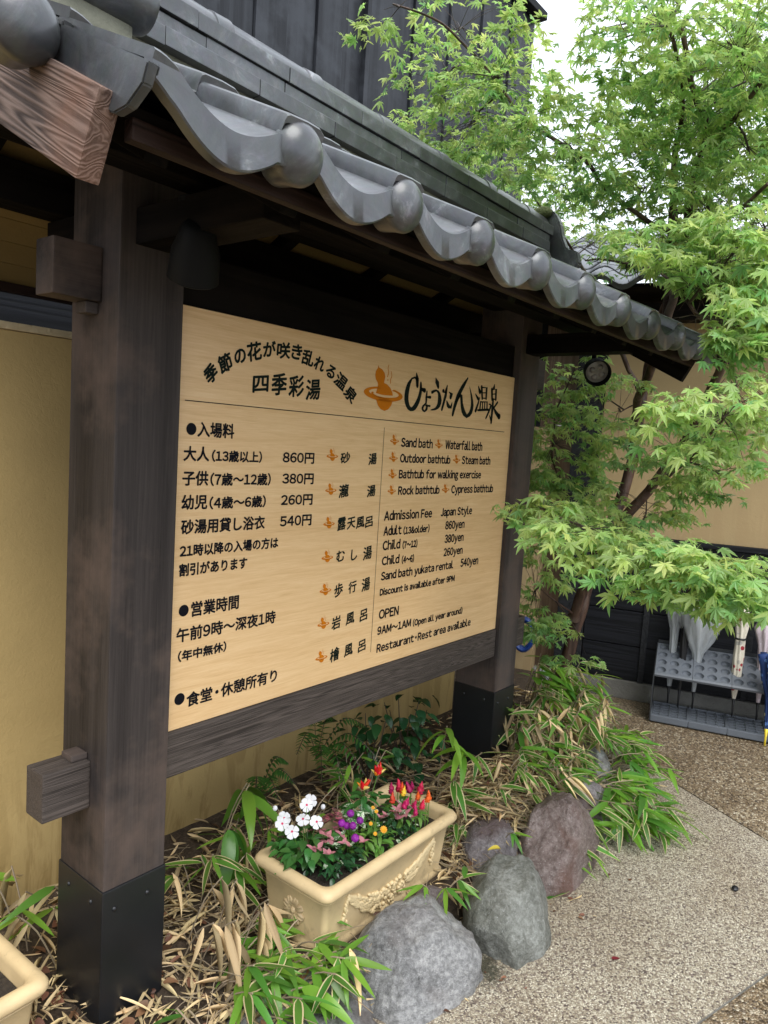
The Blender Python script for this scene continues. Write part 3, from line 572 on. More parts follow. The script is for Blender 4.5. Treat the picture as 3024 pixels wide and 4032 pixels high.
em = flat_mesh('gourd_emblem', polys, 'orange_ink', loc=(.819, .945))
SL = [(0.893, 0.793, 0.0392), (1.163, 0.789, 0.0391), (0.893, 0.734, 0.0379), (1.291, 0.735, 0.0391), (0.894, 0.676, 0.0366), (0.895, 0.62, 0.0369), (1.229, 0.621, 0.0389), (0.583, 0.733, 0.0413), (0.585, 0.626, 0.0405), (0.585, 0.52, 0.0411), (0.586, 0.412, 0.0417), (0.586, 0.306, 0.0423), (0.585, 0.197, 0.0428), (0.584, 0.087, 0.0434)]
for u, v, h in SL: inst('gourd_emblem', em.data, pan, (u, PY, v-.001), scale=(h/.155*.95, 1, h/.155))
# --------------------------------------------------------------- roof timber
S = .52; TH = math.atan(S); CS, SN = math.cos(TH), math.sin(TH)
EY, EZ = -.70, 1.235       # front eave line (roll centre height)
YR = .084                  # ridge
ZR = EZ+S*(YR-EY)
XL, XR = -.575, 2.06
def roofz(y): return EZ+S*(min(y, 2*YR-y)-EY)
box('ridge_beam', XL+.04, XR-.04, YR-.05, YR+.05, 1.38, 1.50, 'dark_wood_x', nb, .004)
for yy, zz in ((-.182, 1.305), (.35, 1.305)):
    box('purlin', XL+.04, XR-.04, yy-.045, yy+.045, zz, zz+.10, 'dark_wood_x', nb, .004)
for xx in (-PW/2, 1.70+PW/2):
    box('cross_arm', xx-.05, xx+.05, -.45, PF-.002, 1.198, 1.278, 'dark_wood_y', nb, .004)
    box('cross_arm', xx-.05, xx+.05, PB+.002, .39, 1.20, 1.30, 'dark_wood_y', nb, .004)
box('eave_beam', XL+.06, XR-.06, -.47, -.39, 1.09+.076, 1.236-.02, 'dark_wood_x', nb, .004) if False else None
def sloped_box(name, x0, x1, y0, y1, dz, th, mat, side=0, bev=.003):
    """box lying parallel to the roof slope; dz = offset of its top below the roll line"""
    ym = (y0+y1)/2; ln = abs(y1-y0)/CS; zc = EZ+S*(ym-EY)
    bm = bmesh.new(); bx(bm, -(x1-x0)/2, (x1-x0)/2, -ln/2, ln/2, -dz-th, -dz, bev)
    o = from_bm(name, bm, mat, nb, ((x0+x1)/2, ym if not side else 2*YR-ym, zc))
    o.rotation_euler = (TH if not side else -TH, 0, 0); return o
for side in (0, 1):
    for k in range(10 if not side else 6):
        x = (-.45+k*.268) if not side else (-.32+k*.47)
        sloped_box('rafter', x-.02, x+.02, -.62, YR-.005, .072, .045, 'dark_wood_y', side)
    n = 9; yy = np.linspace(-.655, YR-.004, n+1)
    for a, b_ in zip(yy, yy[1:]): sloped_box('roof_board', XL+.03, XR-.03, a+.001, b_-.001, .052, .018, 'dark_wood_x' if not side else 'soffit_board', side, .001)  # front boards are ochre too; the dark colour paints in their shade
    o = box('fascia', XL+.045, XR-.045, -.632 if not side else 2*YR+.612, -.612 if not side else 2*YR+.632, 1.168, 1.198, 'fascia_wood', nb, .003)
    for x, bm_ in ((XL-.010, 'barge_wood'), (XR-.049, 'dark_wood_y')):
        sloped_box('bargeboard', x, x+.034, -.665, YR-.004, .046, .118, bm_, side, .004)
# --------------------------------------------------------------- tiles
W_, LROW = .265, .235
NC = 9
def prof(x, body=True):   # pan tile cross-section, roll centred at x=0, pan from .045 to .22
    if x <= .04: return .004+.014*math.cos(x/.04*1.2)
    if x <= .215:
        s = (x-.04)/.175; return .009*(1-s)*math.cos(s*1.3)-.036*math.sin(math.pi*s)**.9*(1-.12*s)-.006*s
    return -.006
pxs = [i/24*.222 for i in range(25)]
top = [(x, prof(x)) for x in pxs]
def tile_mesh(name, first):
    """one curved pan tile with a squared raised roll on its right edge"""
    roll = [(.2225, -.012), (.2226, .016), (.2245, .0215), (.230, .0245), (.265, .0265), (.292, .0255), (.304, .020)]
    P = top+roll[1:]; n = len(P); th = .015; vs = []; fs = []
    L_ = LROW+.03
    for k, s in enumerate((0, .004, L_)):
        lift = .004*(1 if s < L_ else 0); d = .0022 if k == 0 else 0
        for x, z in P: vs.append((x, s, z+lift-d))
        for x, z in P: vs.append((x, s, z+lift-th+d))
    r = 2*n
    for k in range(2):
        for i in range(n-1):
            a = k*r+i; fs.append((a, a+1, a+1+r, a+r)); b_ = a+n; fs.append((b_, b_+r, b_+r+1, b_+1))
        fs.append((k*r, k*r+r, k*r+r+n, k*r+n)); fs.append((k*r+n-1, k*r+2*n-1, k*r+r+2*n-1, k*r+r+n-1))
    for i in range(n-1):
        fs.append((i, i+n, i+n+1, i+1)); a = 2*r; fs.append((a+i, a+i+1, a+n+i+1, a+n+i))
    me = bpy.data.meshes.new(name); me.from_pydata(vs, [], fs); setm(me, 'smoked_tile'); me.update()
    bm = bmesh.new(); bm.from_mesh(me); bmesh.ops.recalc_face_normals(bm, faces=bm.faces); bm.to_mesh(me); bm.free()
    me.polygons.foreach_set('use_smooth', [True]*len(me.polygons)); me.set_sharp_from_angle(angle=R_(35)); return me
FT = tile_mesh('roof_tile', False)
# drop lip of the eave tile (hangs vertical in front)
def lip_mesh():
    n = 26; vs = []; fs = []; X0, X1 = .0, .232
    rows = []
    for i in range(n+1):
        x = X0+(X1-X0)*i/n; zt = prof(min(x, .222))+.004; s = i/n
        drop = .046+.008*math.sin(math.pi*min(1, s*1.05))
        if s < .12: drop = .034+(.014)*(s/.12)
        rows.append((x, zt, zt-drop))
    for y in (-.003, -.0005, .013, .016):
        for x, a, b_ in rows:
            e = .003 if y in (-.003,) else 0
            vs.append((x, y, a-e*.8))
        for x, a, b_ in rows:
            e = .003 if y in (-.003,) else 0
            vs.append((x, y, b_+e))
    m_ = n+1; r = 2*m_
    for k in range(3):
        for i in range(n):
            a = k*r+i; fs.append((a, a+1, a+1+r, a+r)); b_ = a+m_; fs.append((b_, b_+r, b_+r+1, b_+1))
        fs.append((k*r, k*r+r, k*r+r+m_, k*r+m_)); fs.append((k*r+m_-1, k*r+r-1, k*r+2*r-1, k*r+r+m_-1))
    for i in range(n): fs.append((i, i+m_, i+m_+1, i+1)); a = 3*r; fs.append((a+i, a+i+1, a+m_+i+1, a+m_+i))
    me = bpy.data.meshes.new('drop_lip'); me.from_pydata(vs, [], fs); setm(me, 'smoked_tile')
    bm = bmesh.new(); bm.from_mesh(me); bmesh.ops.recalc_face_normals(bm, faces=bm.faces); bm.to_mesh(me); bm.free()
    me.polygons.foreach_set('use_smooth', [True]*len(me.polygons)); me.set_sharp_from_angle(angle=R_(40)); return me
LIP = lip_mesh()
kp = [(.0001, .030), (.012, .0292), (.024, .0262), (.035, .021), (.044, .013), (.0495, .004), (.051, -.004), (.050, -.010), (.047, -.022), (.044, -.05), (.0001, -.052)]
kv, kf = lathe(kp, 28, 'y'); KN = bpy.data.meshes.new('end_knob'); KN.from_pydata(kv, [], kf); setm(KN, 'smoked_tile')
KN.polygons.foreach_set('use_smooth', [True]*len(KN.polygons)); KN.set_sharp_from_angle(angle=R_(60))
bm = bmesh.new(); bm.from_mesh(KN); bmesh.ops.recalc_face_normals(bm, faces=bm.faces); bm.to_mesh(KN); bm.free()
X0 = -.283-W_
rs = random.Random(3)
for side in (0, 1):
    for row in range(4 if not side else 4):
        for c in range(NC+1):
            x = X0+c*W_; y = EY+row*LROW*CS; z = EZ+S*(y-EY)+.001
            if c == NC and x > XR-.2: pass
            if x+W_ > XR+.16: continue
            jit = rs.uniform(-.002, .002)
            if side == 0:
                nm = 'eave_tile' if row == 0 else 'roof_tile'
                o = inst(nm, FT, nb, (x+jit, y, z+rs.uniform(-.0015, .0015)), (TH-.035, 0, rs.uniform(-.004, .004)))
                if row == 0:
                    l = inst('drop_lip', LIP, o, (x+jit, y, z)); l.location = (0, -.001, 0); l.rotation_euler = (-TH+.035, 0, 0)
                    if c < NC:
                        k = inst('end_knob', KN, o, (x, y, z)); k.scale = (.92, 1, .96); k.location = (W_-.001, -.004, -.017); k.rotation_euler = (-TH+.035+.03, 0, rs.uniform(-.05, .05))
            elif row < 3:
                o = inst('roof_tile', FT, nb, (x+W_*1.1+jit, 2*YR-y, z), (TH-.035, 0, math.pi))
# verge tiles with side flap on the left and right end
def verge(x, xin, row, side, nm='verge_tile'):
    y = EY+row*LROW*CS-.014; z = EZ+S*(y-EY)-.010
    bm = bmesh.new(); L_ = LROW+.012; sg = 1 if xin > x else -1
    P = [(0, .014), (0, -.012), (.022, -.044), (.048, -.060), (L_, -.066), (L_, .014)]
    f = bm.faces.new([bm.verts.new((x, yy, zz)) for yy, zz in P]); e = bmesh.ops.extrude_face_region(bm, geom=[f])
    bmesh.ops.translate(bm, vec=(.016*sg, 0, 0), verts=[v for v in e['geom'] if isinstance(v, bmesh.types.BMVert)])
    xa, xb = sorted((x+.016*sg, xin)); bx(bm, xa, xb, 0.002, L_, .001, .0155, 0)
    bmesh.ops.recalc_face_normals(bm, faces=bm.faces)
    bmesh.ops.bevel(bm, geom=bm.edges[:], offset=.0022, segments=2, affect='EDGES')
    o = from_bm(nm, bm, 'smoked_tile', nb, (0, y if not side else 2*YR-y, z)); o.rotation_euler = (TH-.02, 0, 0) if not side else (-TH+.02, 0, 0)
    if side:
        for v in o.data.vertices: v.co.y *= -1
        o.data.flip_normals()
    return o, y, z
for side in (0, 1):
    for row in range(4):
        o, y, z = verge(X0-.018, X0+.002, row, side)
        if row and not side:
            k = inst('end_knob', KN, o, (0, 0, 0)); k.location = (X0-.068, -.004, -.012); k.rotation_euler = (-TH+.02, 0, 0)
        verge(XR+.05, XR-.03, row, side)
# large round tile lying along the ridge foot at the left end, bedded in mortar
prf = [(.0001, 0), (.046, 0), (.054, .004), (.057, .012), (.057, .03), (.0545, .04), (.0545, .30), (.057, .305), (.057, .6)]
vs, fs = lathe(prf, 32); o = from_data('round_tile', vs, fs, 'smoked_tile', nb, (-.185, -.115, 1.650), True, angle=40); o.rotation_euler = (0, R_(-90), 0)
box('ridge_mortar', -.9, -.22, -.125, -.06, 1.50, 1.61, 'ridge_plaster', nb, .012)
# ridge: plaster, three courses of flat tiles, round caps
box('ridge_mortar', XL+.18, XR-.26, YR-.075, YR+.075, ZR-.06, 1.659, 'ridge_plaster', nb, .006)
rx0, rx1 = -.36, 1.88
for ci, (z0, z1, hw, ln) in enumerate(((1.655, 1.697, .104, .285), (1.6985, 1.733, .088, .26), (1.7345, 1.775, .095, .30))):
    x = rx0-.11*ci
    while x < rx1:
        xe = min(x+ln, rx1+.02*ci)
        for sg in (-1, 1):
            bm = bmesh.new(); ya, yb = (YR-hw, YR-.002) if sg < 0 else (YR+.002, YR+hw)
            cx = (x+xe)/2; bx(bm, -(xe-x)/2+.0008, (xe-x)/2-.0008, ya-YR, yb-YR, 0, z1-z0, .0025)
            o = from_bm('ridge_course_tile', bm, 'smoked_tile', nb, (cx, YR+rs.uniform(-.0015, .0015), z0)); o.rotation_euler = (R_(rs.uniform(-1, 1)), 0, 0)
        x = xe
x = rx0-.2; capn = 0
while x < rx1+.02:
    L_ = .33; xe = min(x+L_, rx1+.05); n = 22; vs = []; fs = []
    for (xx, r) in ((x-.002, .058), (x, .066), (x+.05, .068), (x+.055, .064), (xe, .063)):
        for k in range(n+1):
            a = math.pi*k/n; vs.append((xx-x, -r*1.05*math.cos(a), r*math.sin(a)))
    for i in range(4):
        for k in range(n): a = i*(n+1)+k; fs.append((a, a+n+1, a+n+2, a+1))
    from_data('ridge_cap_tile', vs, fs, 'smoked_tile', nb, (x, YR, 1.7765), True, angle=40)
    x = xe
# ridge end ornaments: curled shoulder plates
def oni(x, sg):
    P = [(-.17, -.20), (-.215, -.155), (-.20, -.10), (-.15, -.085), (-.125, -.03), (-.11, .03), (-.085, .075), (-.045, .105), (0, .115), (.045, .105), (.085, .075), (.11, .03), (.125, -.03), (.15, -.085), (.20, -.10), (.215, -.155), (.17, -.20), (.09, -.13), (0, -.10), (-.09, -.13)]
    bm = bmesh.new(); f = bm.faces.new([bm.verts.new((0, y, z)) for y, z in P])
    e = bmesh.ops.extrude_face_region(bm, geom=[f]); bmesh.ops.translate(bm, vec=(.045*sg, 0, 0), verts=[v for v in e['geom'] if isinstance(v, bmesh.types.BMVert)])
    bmesh.ops.recalc_face_normals(bm, faces=bm.faces); bmesh.ops.bevel(bm, geom=bm.edges[:], offset=.007, segments=2, affect='EDGES')
    o = from_bm('ridge_end_ornament', bm, 'smoked_tile', nb, (x, YR, 1.765))
    vs, fs = lathe([(.0001, .02), (.03, .018), (.045, .008), (.05, 0), (.05, -.02)], 20)
    b_ = from_data('round_boss', vs, fs, 'smoked_tile', o, (x+.05*sg, YR, 1.79), True, angle=50); b_.rotation_euler = (0, R_(90*sg), 0)
    mo = from_data('moss_patch', [(-.03+.01*math.sin(k*2.4), .075*math.cos(k*math.tau/14), .055*math.sin(k*math.tau/14)) for k in range(14)], [tuple(range(14))], 'moss', o, (x-.002*sg, YR, 1.84)) if False else None
    return o
oni(rx1+.06, 1); oni(rx0-.22, -1)
bm = bmesh.new(); bmesh.ops.create_icosphere(bm, subdivisions=3, radius=1)
for v in bm.verts:
    n_ = noise.noise(v.co*4)*.25+1; v.co = Vector((v.co.x*.03*n_, v.co.y*.055*n_, v.co.z*.028*n_))
from_bm('moss_patch', bm, 'moss', nb, (rx1+.05, YR-.02, 1.845), True)
# ------------------------------------------------------------------ spotlights under the eave
def spotlight(label, loc, aim, topz):
    s = thing('spotlight', label, 'spotlight', loc, 'spotlights under the tiled roof')
    prf = [(.0001, .085), (.024, .083), (.036, .072), (.041, .05), (.052, .02), (.056, -.04), (.053, -.042), (.05, -.02), (.046, -.012)]
    d = Vector(aim).normalized(); q = (-d).to_track_quat('Z', 'Y')
    vs, fs = lathe(prf, 28); h = from_data('housing', vs, fs, 'black_metal', s, loc, True, angle=50); h.rotation_euler = q.to_euler()
    vs, fs = lathe([(.0001, -.020), (.02, -.022), (.035, -.016), (.049, -.012)], 20)
    l = from_data('lens', vs, fs, 'lamp_glass', h, loc, True); 
    for k in range(4):
        a = k*math.pi/2+.4; vs, fs = lathe([(.0001, -.007), (.008, -.005), (.013, 0), (.0135, .004)], 12)
        r = from_data('reflector', vs, fs, 'lamp_glass', h, loc, True); r.location = (.022*math.cos(a), .022*math.sin(a), -.02)
    vs, fs = lathe([(.018, -.02), (.02, 0), (.018, .02)], 12)
    tube('swivel_arm', [Vector(loc)-d*.05, Vector(loc)-d*.08+Vector((0, 0, .05)), (loc[0], loc[1]+.01, topz)], .011, 'black_metal', s)
    from_data('mounting_plate', *lathe([(.0001, 0), (.034, 0), (.034, .012), (.0001, .013)], 20), 'black_metal', s, (loc[0], loc[1]+.01, topz-.012), True, angle=40)
spotlight('dark spotlight hanging beside the left post under the eave', (-.105, -.20, 1.150), (.25, .45, -.8), 1.28)
spotlight('spotlight showing its lens at the far end of the roof, before the maple', (1.93, -.26, 1.145), (-.60, -.42, -.28), 1.30)
# ------------------------------------------------------------------ leaf meshes
def leaf_mesh(name, ln, wd, mats, margin=False, seg=7, droop=.3, fold=.25, curl=0, sharp=1.0, tone=None, twist=0):
    """lanceolate leaf along +Y, rising then drooping, with a folded midrib; margin adds a pale edge strip"""
    vs = []; fs = []; mi = []
    cols = 5 if margin else 3
    for i in range(seg+1):
        s = i/seg; y = ln*s; wv = wd*.5*(math.sin(math.pi*min(1, s**.62*1.0)))**.8*(1 if s < .999 else 0)+.0004
        if i == 0: wv = wd*.06
        z = -droop*ln*s*s; y = ln*(s-.25*droop*s*s)
        tw = twist*s
        for c in range(cols):
            u = (-1, -.72, 0, .72, 1)[c] if margin else (-1, 0, 1)[c]
            x = u*wv; zz = z+abs(u)*wv*fold*(1+curl*s)
            vs.append((x*math.cos(tw)-(zz-z)*math.sin(tw), y, z+x*math.sin(tw)+(zz-z)*math.cos(tw)))
    for i in range(seg):
        for c in range(cols-1):
            a = i*cols+c; fs.append((a, a+1, a+cols+1, a+cols)); mi.append(1 if margin and c in (0, cols-2) else 0)
    me = bpy.data.meshes.new(name); me.from_pydata(vs, [], fs); setm(me, mats); me.polygons.foreach_set('material_index', mi)
    me.polygons.foreach_set('use_smooth', [True]*len(fs)); me.update(); return me
def mesh_arrays(me):
    v = np.empty(len(me.vertices)*3); me.vertices.foreach_get('co', v)
    return v.reshape(-1, 3), [tuple(p.vertices) for p in me.polygons], [p.material_index for p in me.polygons]
def scatter_stuff(name, protos, items, mats, parent=None, kind='stuff'):
    """many small copies joined in one mesh; items: (proto index, matrix)"""
    V = []; F = []; MI = []; T = []; n = 0
    arr = [mesh_arrays(p[0]) for p in protos]
    for pi, M in items:
        v, f, mi = arr[pi]; m = np.array(M); vv = v@m[:3, :3].T+m[:3, 3]; V.append(vv)
        F += [tuple(i+n for i in ff) for ff in f]; MI += [protos[pi][1][k] for k in mi]; T += [random.random()]*len(v); n += len(v)
    me = bpy.data.meshes.new(name); V = np.concatenate(V)
    base = Vector(WL[parent.name]) if parent else Vector((0, 0, 0))
    me.from_pydata((V-np.array(base)).tolist(), [], F); setm(me, mats); me.polygons.foreach_set('material_index', MI); me.polygons.foreach_set('use_smooth', [True]*len(F))
    a = me.attributes.new('tone', 'FLOAT', 'POINT'); a.data.foreach_set('value', T); me.update()
    o = bpy.data.objects.new(name, me); link(o, parent, base)
    if kind: o['kind'] = kind
    return o
def rotm(heading, pitch, roll=0):
    """leaf points along heading (radians from +X), pitched up"""
    return Euler((pitch, roll, heading-math.pi/2), 'XYZ')
SASA = [leaf_mesh('leaf', .135, .024, ['sasa_green', 'sasa_cream'], True, droop=.2), leaf_mesh('leaf', .12, .020, ['sasa_green', 'sasa_cream'], True, droop=.08, twist=.4),
        leaf_mesh('leaf', .145, .020, ['sasa_lime'], droop=.18), leaf_mesh('leaf', .12, .017, ['sasa_lime'], droop=.08, twist=-.4), leaf_mesh('leaf', .14, .021, ['sasa_green'], droop=.25)]
DEAD = [leaf_mesh('dead_leaf', .125, .014, ['sasa_dead'], droop=.12, fold=.5, curl=.8, twist=1.2), leaf_mesh('dead_leaf', .105, .012, ['sasa_dead'], droop=-.08, fold=-.5, twist=-1.4),
        leaf_mesh('dead_leaf', .145, .017, ['sasa_dead'], droop=.05, fold=1.7, curl=.2, twist=.5)]
BIGL = leaf_mesh('broad_leaf', .20, .040, ['sasa_lime'], droop=.45, seg=9)
BIGD = leaf_mesh('broad_leaf', .21, .042, ['sasa_green'], droop=.55, seg=9)
def clump(label, base, stems, mix=0, group='dwarf bamboo clumps in the bed'):
    """stems: (root, tip, nleaves, spread, kinds)"""
    t = thing('dwarf_bamboo', label, 'bamboo', base, group)
    for root, tip, nl, kinds, sc in stems:
        root, tip = Vector(root), Vector(tip); mid = (root+tip)/2+Vector((0, 0, .03*(tip-root).length/.2)); P = smoothpath([root, mid, tip], 3)
        tube('stem', P, [.0022]*len(P), 'stalk', t, 5)
        out = Vector((tip.x-root.x, tip.y-root.y, 0)); hd = math.atan2(out.y, out.x) if out.length > .01 else random.uniform(0, 6.28)
        for k in range(nl):
            kd = random.choice(kinds)
            h = hd+(k-(nl-1)/2)*random.uniform(.45, .75)+random.uniform(-.2, .2); p = random.uniform(-.5, .25)
            if kd == 'd': me = random.choice(DEAD); p = random.uniform(-1.4, -.5)
            elif kd == 'v': me = random.choice(SASA[:2])
            elif kd == 'B': me = BIGL; p = random.uniform(-.3, .2)
            elif kd == 'D': me = BIGD; p = random.uniform(-.9, -.3)
            elif kd == 'h': me = DEAD[2]; p = random.uniform(-1.5, -1.15)
            else: me = random.choice(SASA[2:])
            pos = tip-(tip-P[-3])*random.uniform(0, 1.0)
            inst('leaf' if kd not in 'dh' else 'dead_leaf', me, t, pos, rotm(h, p, random.uniform(-.5, .5)), sc*random.uniform(.75, 1.15))
    return t
def rstems(cx, cy, rx, ry, n, h, kinds, nl=(3, 5), sc=1.0, lean=None, z0=None, out=.09):
    L_ = []
    for _ in range(n):
        a = random.uniform(0, 6.28); r = math.sqrt(random.random()); x = cx+rx*r*math.cos(a); y = cy+ry*r*math.sin(a)
        z = soil_z(x, y) if z0 is None else z0
        ht = h*random.uniform(.5, 1.1); la = random.uniform(0, 6.28) if lean is None else lean+random.uniform(-.9, .9)
        L_.append(((x, y, z-.01), (x+out*math.cos(la)*random.uniform(.4, 1.6), y+out*math.sin(la)*random.uniform(.4, 1.6), z+ht), random.randint(*nl), kinds, sc))
    return L_
# ------------------------------------------------------------------ rocks
def rock(label, c, r, mat, seed, rot=0, flat=(), rough=.10, sub=5):
    bm = bmesh.new(); bmesh.ops.create_icosphere(bm, subdivisions=sub, radius=1); rr = random.Random(seed)
    pl = [(Vector((rr.gauss(0, 1), rr.gauss(0, 1), rr.gauss(0, .8))).normalized(), rr.uniform(.80, .95)) for _ in range(8)]+[(Vector(n_).normalized(), d) for n_, d in flat]
    off = Vector((seed*3.1, seed*1.7, 0))
    for v in bm.verts:
        p = v.co.copy()
        for n_, d in pl:
            e = p.dot(n_)-d
            if e > 0: p -= n_*e*.97
        p *= 1+rough*noise.noise(p*1.6+off)+rough*.5*noise.noise(p*4.5+off)+rough*.25*noise.noise(p*14+off)+rough*.12*noise.noise(p*38+off)
        v.co = Vector((p.x*r[0], p.y*r[1], p.z*r[2]))
    o = from_bm('border_rock', bm, mat, None, c, True); o.rotation_euler = (0, 0, R_(rot))
    return tag(o, label, 'rock', 'rocks edging the planting bed')
rock('large grey angular boulder in front of the flower planter', (.60, -.43, -.78), (.225, .17, .215), 'rock_grey', 5, -8, [((-.35, -.8, .55), .80), ((.5, -.3, .8), .84), ((-.8, -.2, .5), .80), ((0, 0, 1), .88)])
rock('rounded olive grey boulder right of the large angular one', (1.01, -.515, -.77), (.24, .145, .195), 'rock_olive', 12, 18, [((0, 0, 1), .85)], .08)
rock('tall reddish brown rock under the overhanging bamboo leaves', (1.46, -.47, -.765), (.235, .155, .235), 'rock_red', 21, 10, [((-.3, -.9, .2), .8)])
rock('small violet grey rock beside the planter corner with leaves on it', (1.22, -.31, -.73), (.165, .12, .135), 'rock_violet', 33, 25)
rock('dark grey rock half hidden under the bamboo at the far bed edge', (1.80, -.42, -.79), (.20, .13, .21), 'rock_violet', 44, 15)
rock('low dark rock farthest along the bed edge beneath bamboo', (2.2, -.28, -.78), (.17, .11, .19), 'rock_grey', 48, 30)
rock('flat grey slab rock at the bottom edge left of the big boulder', (.17, -.37, -.76), (.23, .15, .125), 'rock_grey', 57, -12, [((0, 0, 1), .6)])
rock('small grey stone wedged between planter and boulders', (.80, -.335, -.70), (.075, .05, .05), 'rock_violet', 61, 0, sub=4)
rock('small pale stone beside the planter foot on the left', (.30, -.27, -.705), (.055, .04, .035), 'rock_olive', 66, 0, sub=4)
# ------------------------------------------------------------------ planters
def rrect(hx, hy, r, n=7):
    P = []
    for cx, cy, a0 in ((hx-r, hy-r, 0), (-hx+r, hy-r, 90), (-hx+r, -hy+r, 180), (hx-r, -hy+r, 270)):
        for k in range(n+1): a = R_(a0+90*k/n); P.append((cx+r*math.cos(a), cy+r*math.sin(a)))
    return P
def planter(label, c, hx, hy, rot=0):
    t = thing('planter', label, 'planter', c, 'sand coloured planters under the notice board'); H = .225
    prof_ = [(-.020, .002, 0), (-.016, 0, 0), (-.014, .006, 0), (-.014, .018, 0), (-.019, .024, 0), (-.021, .03, 0), (-.008, .165, 0), (-.003, .170, 0), (-.001, .176, 0), (-.004, .182, 0), (.004, .186, 0), (.014, .192, 0), (.019, .202, 0), (.018, .213, 0), (.012, .222, 0), (.002, .226, 0), (-.010, .224, 0), (-.017, .216, 0), (-.019, .206, 0), (-.021, .16, 0), (-.03, .06, 0)]
    vs = []; fs = []; m_ = None
    for off, z, _ in prof_:
        P = rrect(hx+off, hy+off, .018 if z < .17 else .028)
        if m_ is None: m_ = len(P)
        vs += [(x, y, z) for x, y in P]
    for i in range(len(prof_)-1):
        for k in range(m_): k2 = (k+1) % m_; a = i*m_; fs.append((a+k, a+k2, a+m_+k2, a+m_+k))
    o = from_data('planter_body', vs, fs, 'planter_clay', t, c, True, angle=45); o.rotation_euler = (0, 0, R_(rot))
    P = rrect(hx-.022, hy-.022, .02); s_ = from_data('potting_soil', [(x, y, .178+.004*noise.noise(Vector((x*30, y*30, 0)))) for x, y in P], [tuple(range(len(P)))], 'potting_soil', t, c)
    s_.rotation_euler = (0, 0, R_(rot))
    # relief flower on each short side
    for sg in (-1, 1):
        bm = bmesh.new()
        def blob(y, z, ry, rz, a, d):
            r = bmesh.ops.create_icosphere(bm, subdivisions=2, radius=1)
            for v in r['verts']:
                p = v.co; q = Vector((p.x*d, p.y*ry, p.z*rz)); v.co = Vector((q.x, q.y*math.cos(a)-q.z*math.sin(a)+y, q.y*math.sin(a)+q.z*math.cos(a)+z))
        for k in range(8):
            a = k*math.pi/4+.3; blob(-.026*math.sin(a), .026*math.cos(a), .0125, .0205, a, .0065)
            blob(-.029*math.sin(a)-.0055*math.cos(a), .029*math.cos(a)-.0055*math.sin(a), .0062, .0165, a-.05, .0082); blob(-.029*math.sin(a)+.0055*math.cos(a), .029*math.cos(a)+.0055*math.sin(a), .0062, .0165, a+.05, .0082)
        blob(0, 0, .0115, .0115, 0, .011)
        f = from_bm('relief_flower', bm, 'planter_clay', o, c, True); f.location = (sg*(hx-.0145), -.012*0, .10)
    # garland on the long sides
    for sg in (-1, 1):
        bm = bmesh.new(); rg = random.Random(4)
        def bl(x, z, rx_, rz, a, d):
            r = bmesh.ops.create_icosphere(bm, subdivisions=2, radius=1)
            for v in r['verts']:
                p = v.co; qx, qz = p.x*rx_, p.z*rz; v.co = Vector((qx*math.cos(a)-qz*math.sin(a)+x, p.y*d, qx*math.sin(a)+qz*math.cos(a)+z))
        Wd = hx*.66
        for k in range(230):
            u = rg.uniform(-1, 1); th = .038*(1-abs(u)**1.6)+.005
            z = .158-.092*(1-u*u)+rg.uniform(-th, th)
            if abs(u) < .42: bl(u*Wd, z, rg.uniform(.006, .010), rg.uniform(.006, .009), rg.uniform(0, 3), .0085)
            else: bl(u*Wd, z, rg.uniform(.013, .020), rg.uniform(.005, .008), math.copysign(.75, u)*(abs(u)*.9+.2)+rg.uniform(-.35, .35), .006)
        for sx in (-1, 1):
            bl(sx*Wd*1.02, .158, .009, .009, 0, .008)
            for k in range(16): bl(sx*(Wd*1.04+.002)+rg.uniform(-1, 1)*(.003+.011*k/16), .15-.005*k, .0045, .0095, rg.uniform(-.5, .5), .0065)
        f = from_bm('relief_garland', bm, 'planter_relief', o, c, True); f.location = (0, sg*(hy-.0225), -.006); f.rotation_euler = (R_(-5.5*sg), 0, 0)
    return t
PCX, PCY = .682, -.135
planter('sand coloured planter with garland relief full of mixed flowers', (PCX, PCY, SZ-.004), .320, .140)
planter('empty sand coloured planter cut off at the left, before the post', (-.66, .10, SZ), .328, .142, 2)
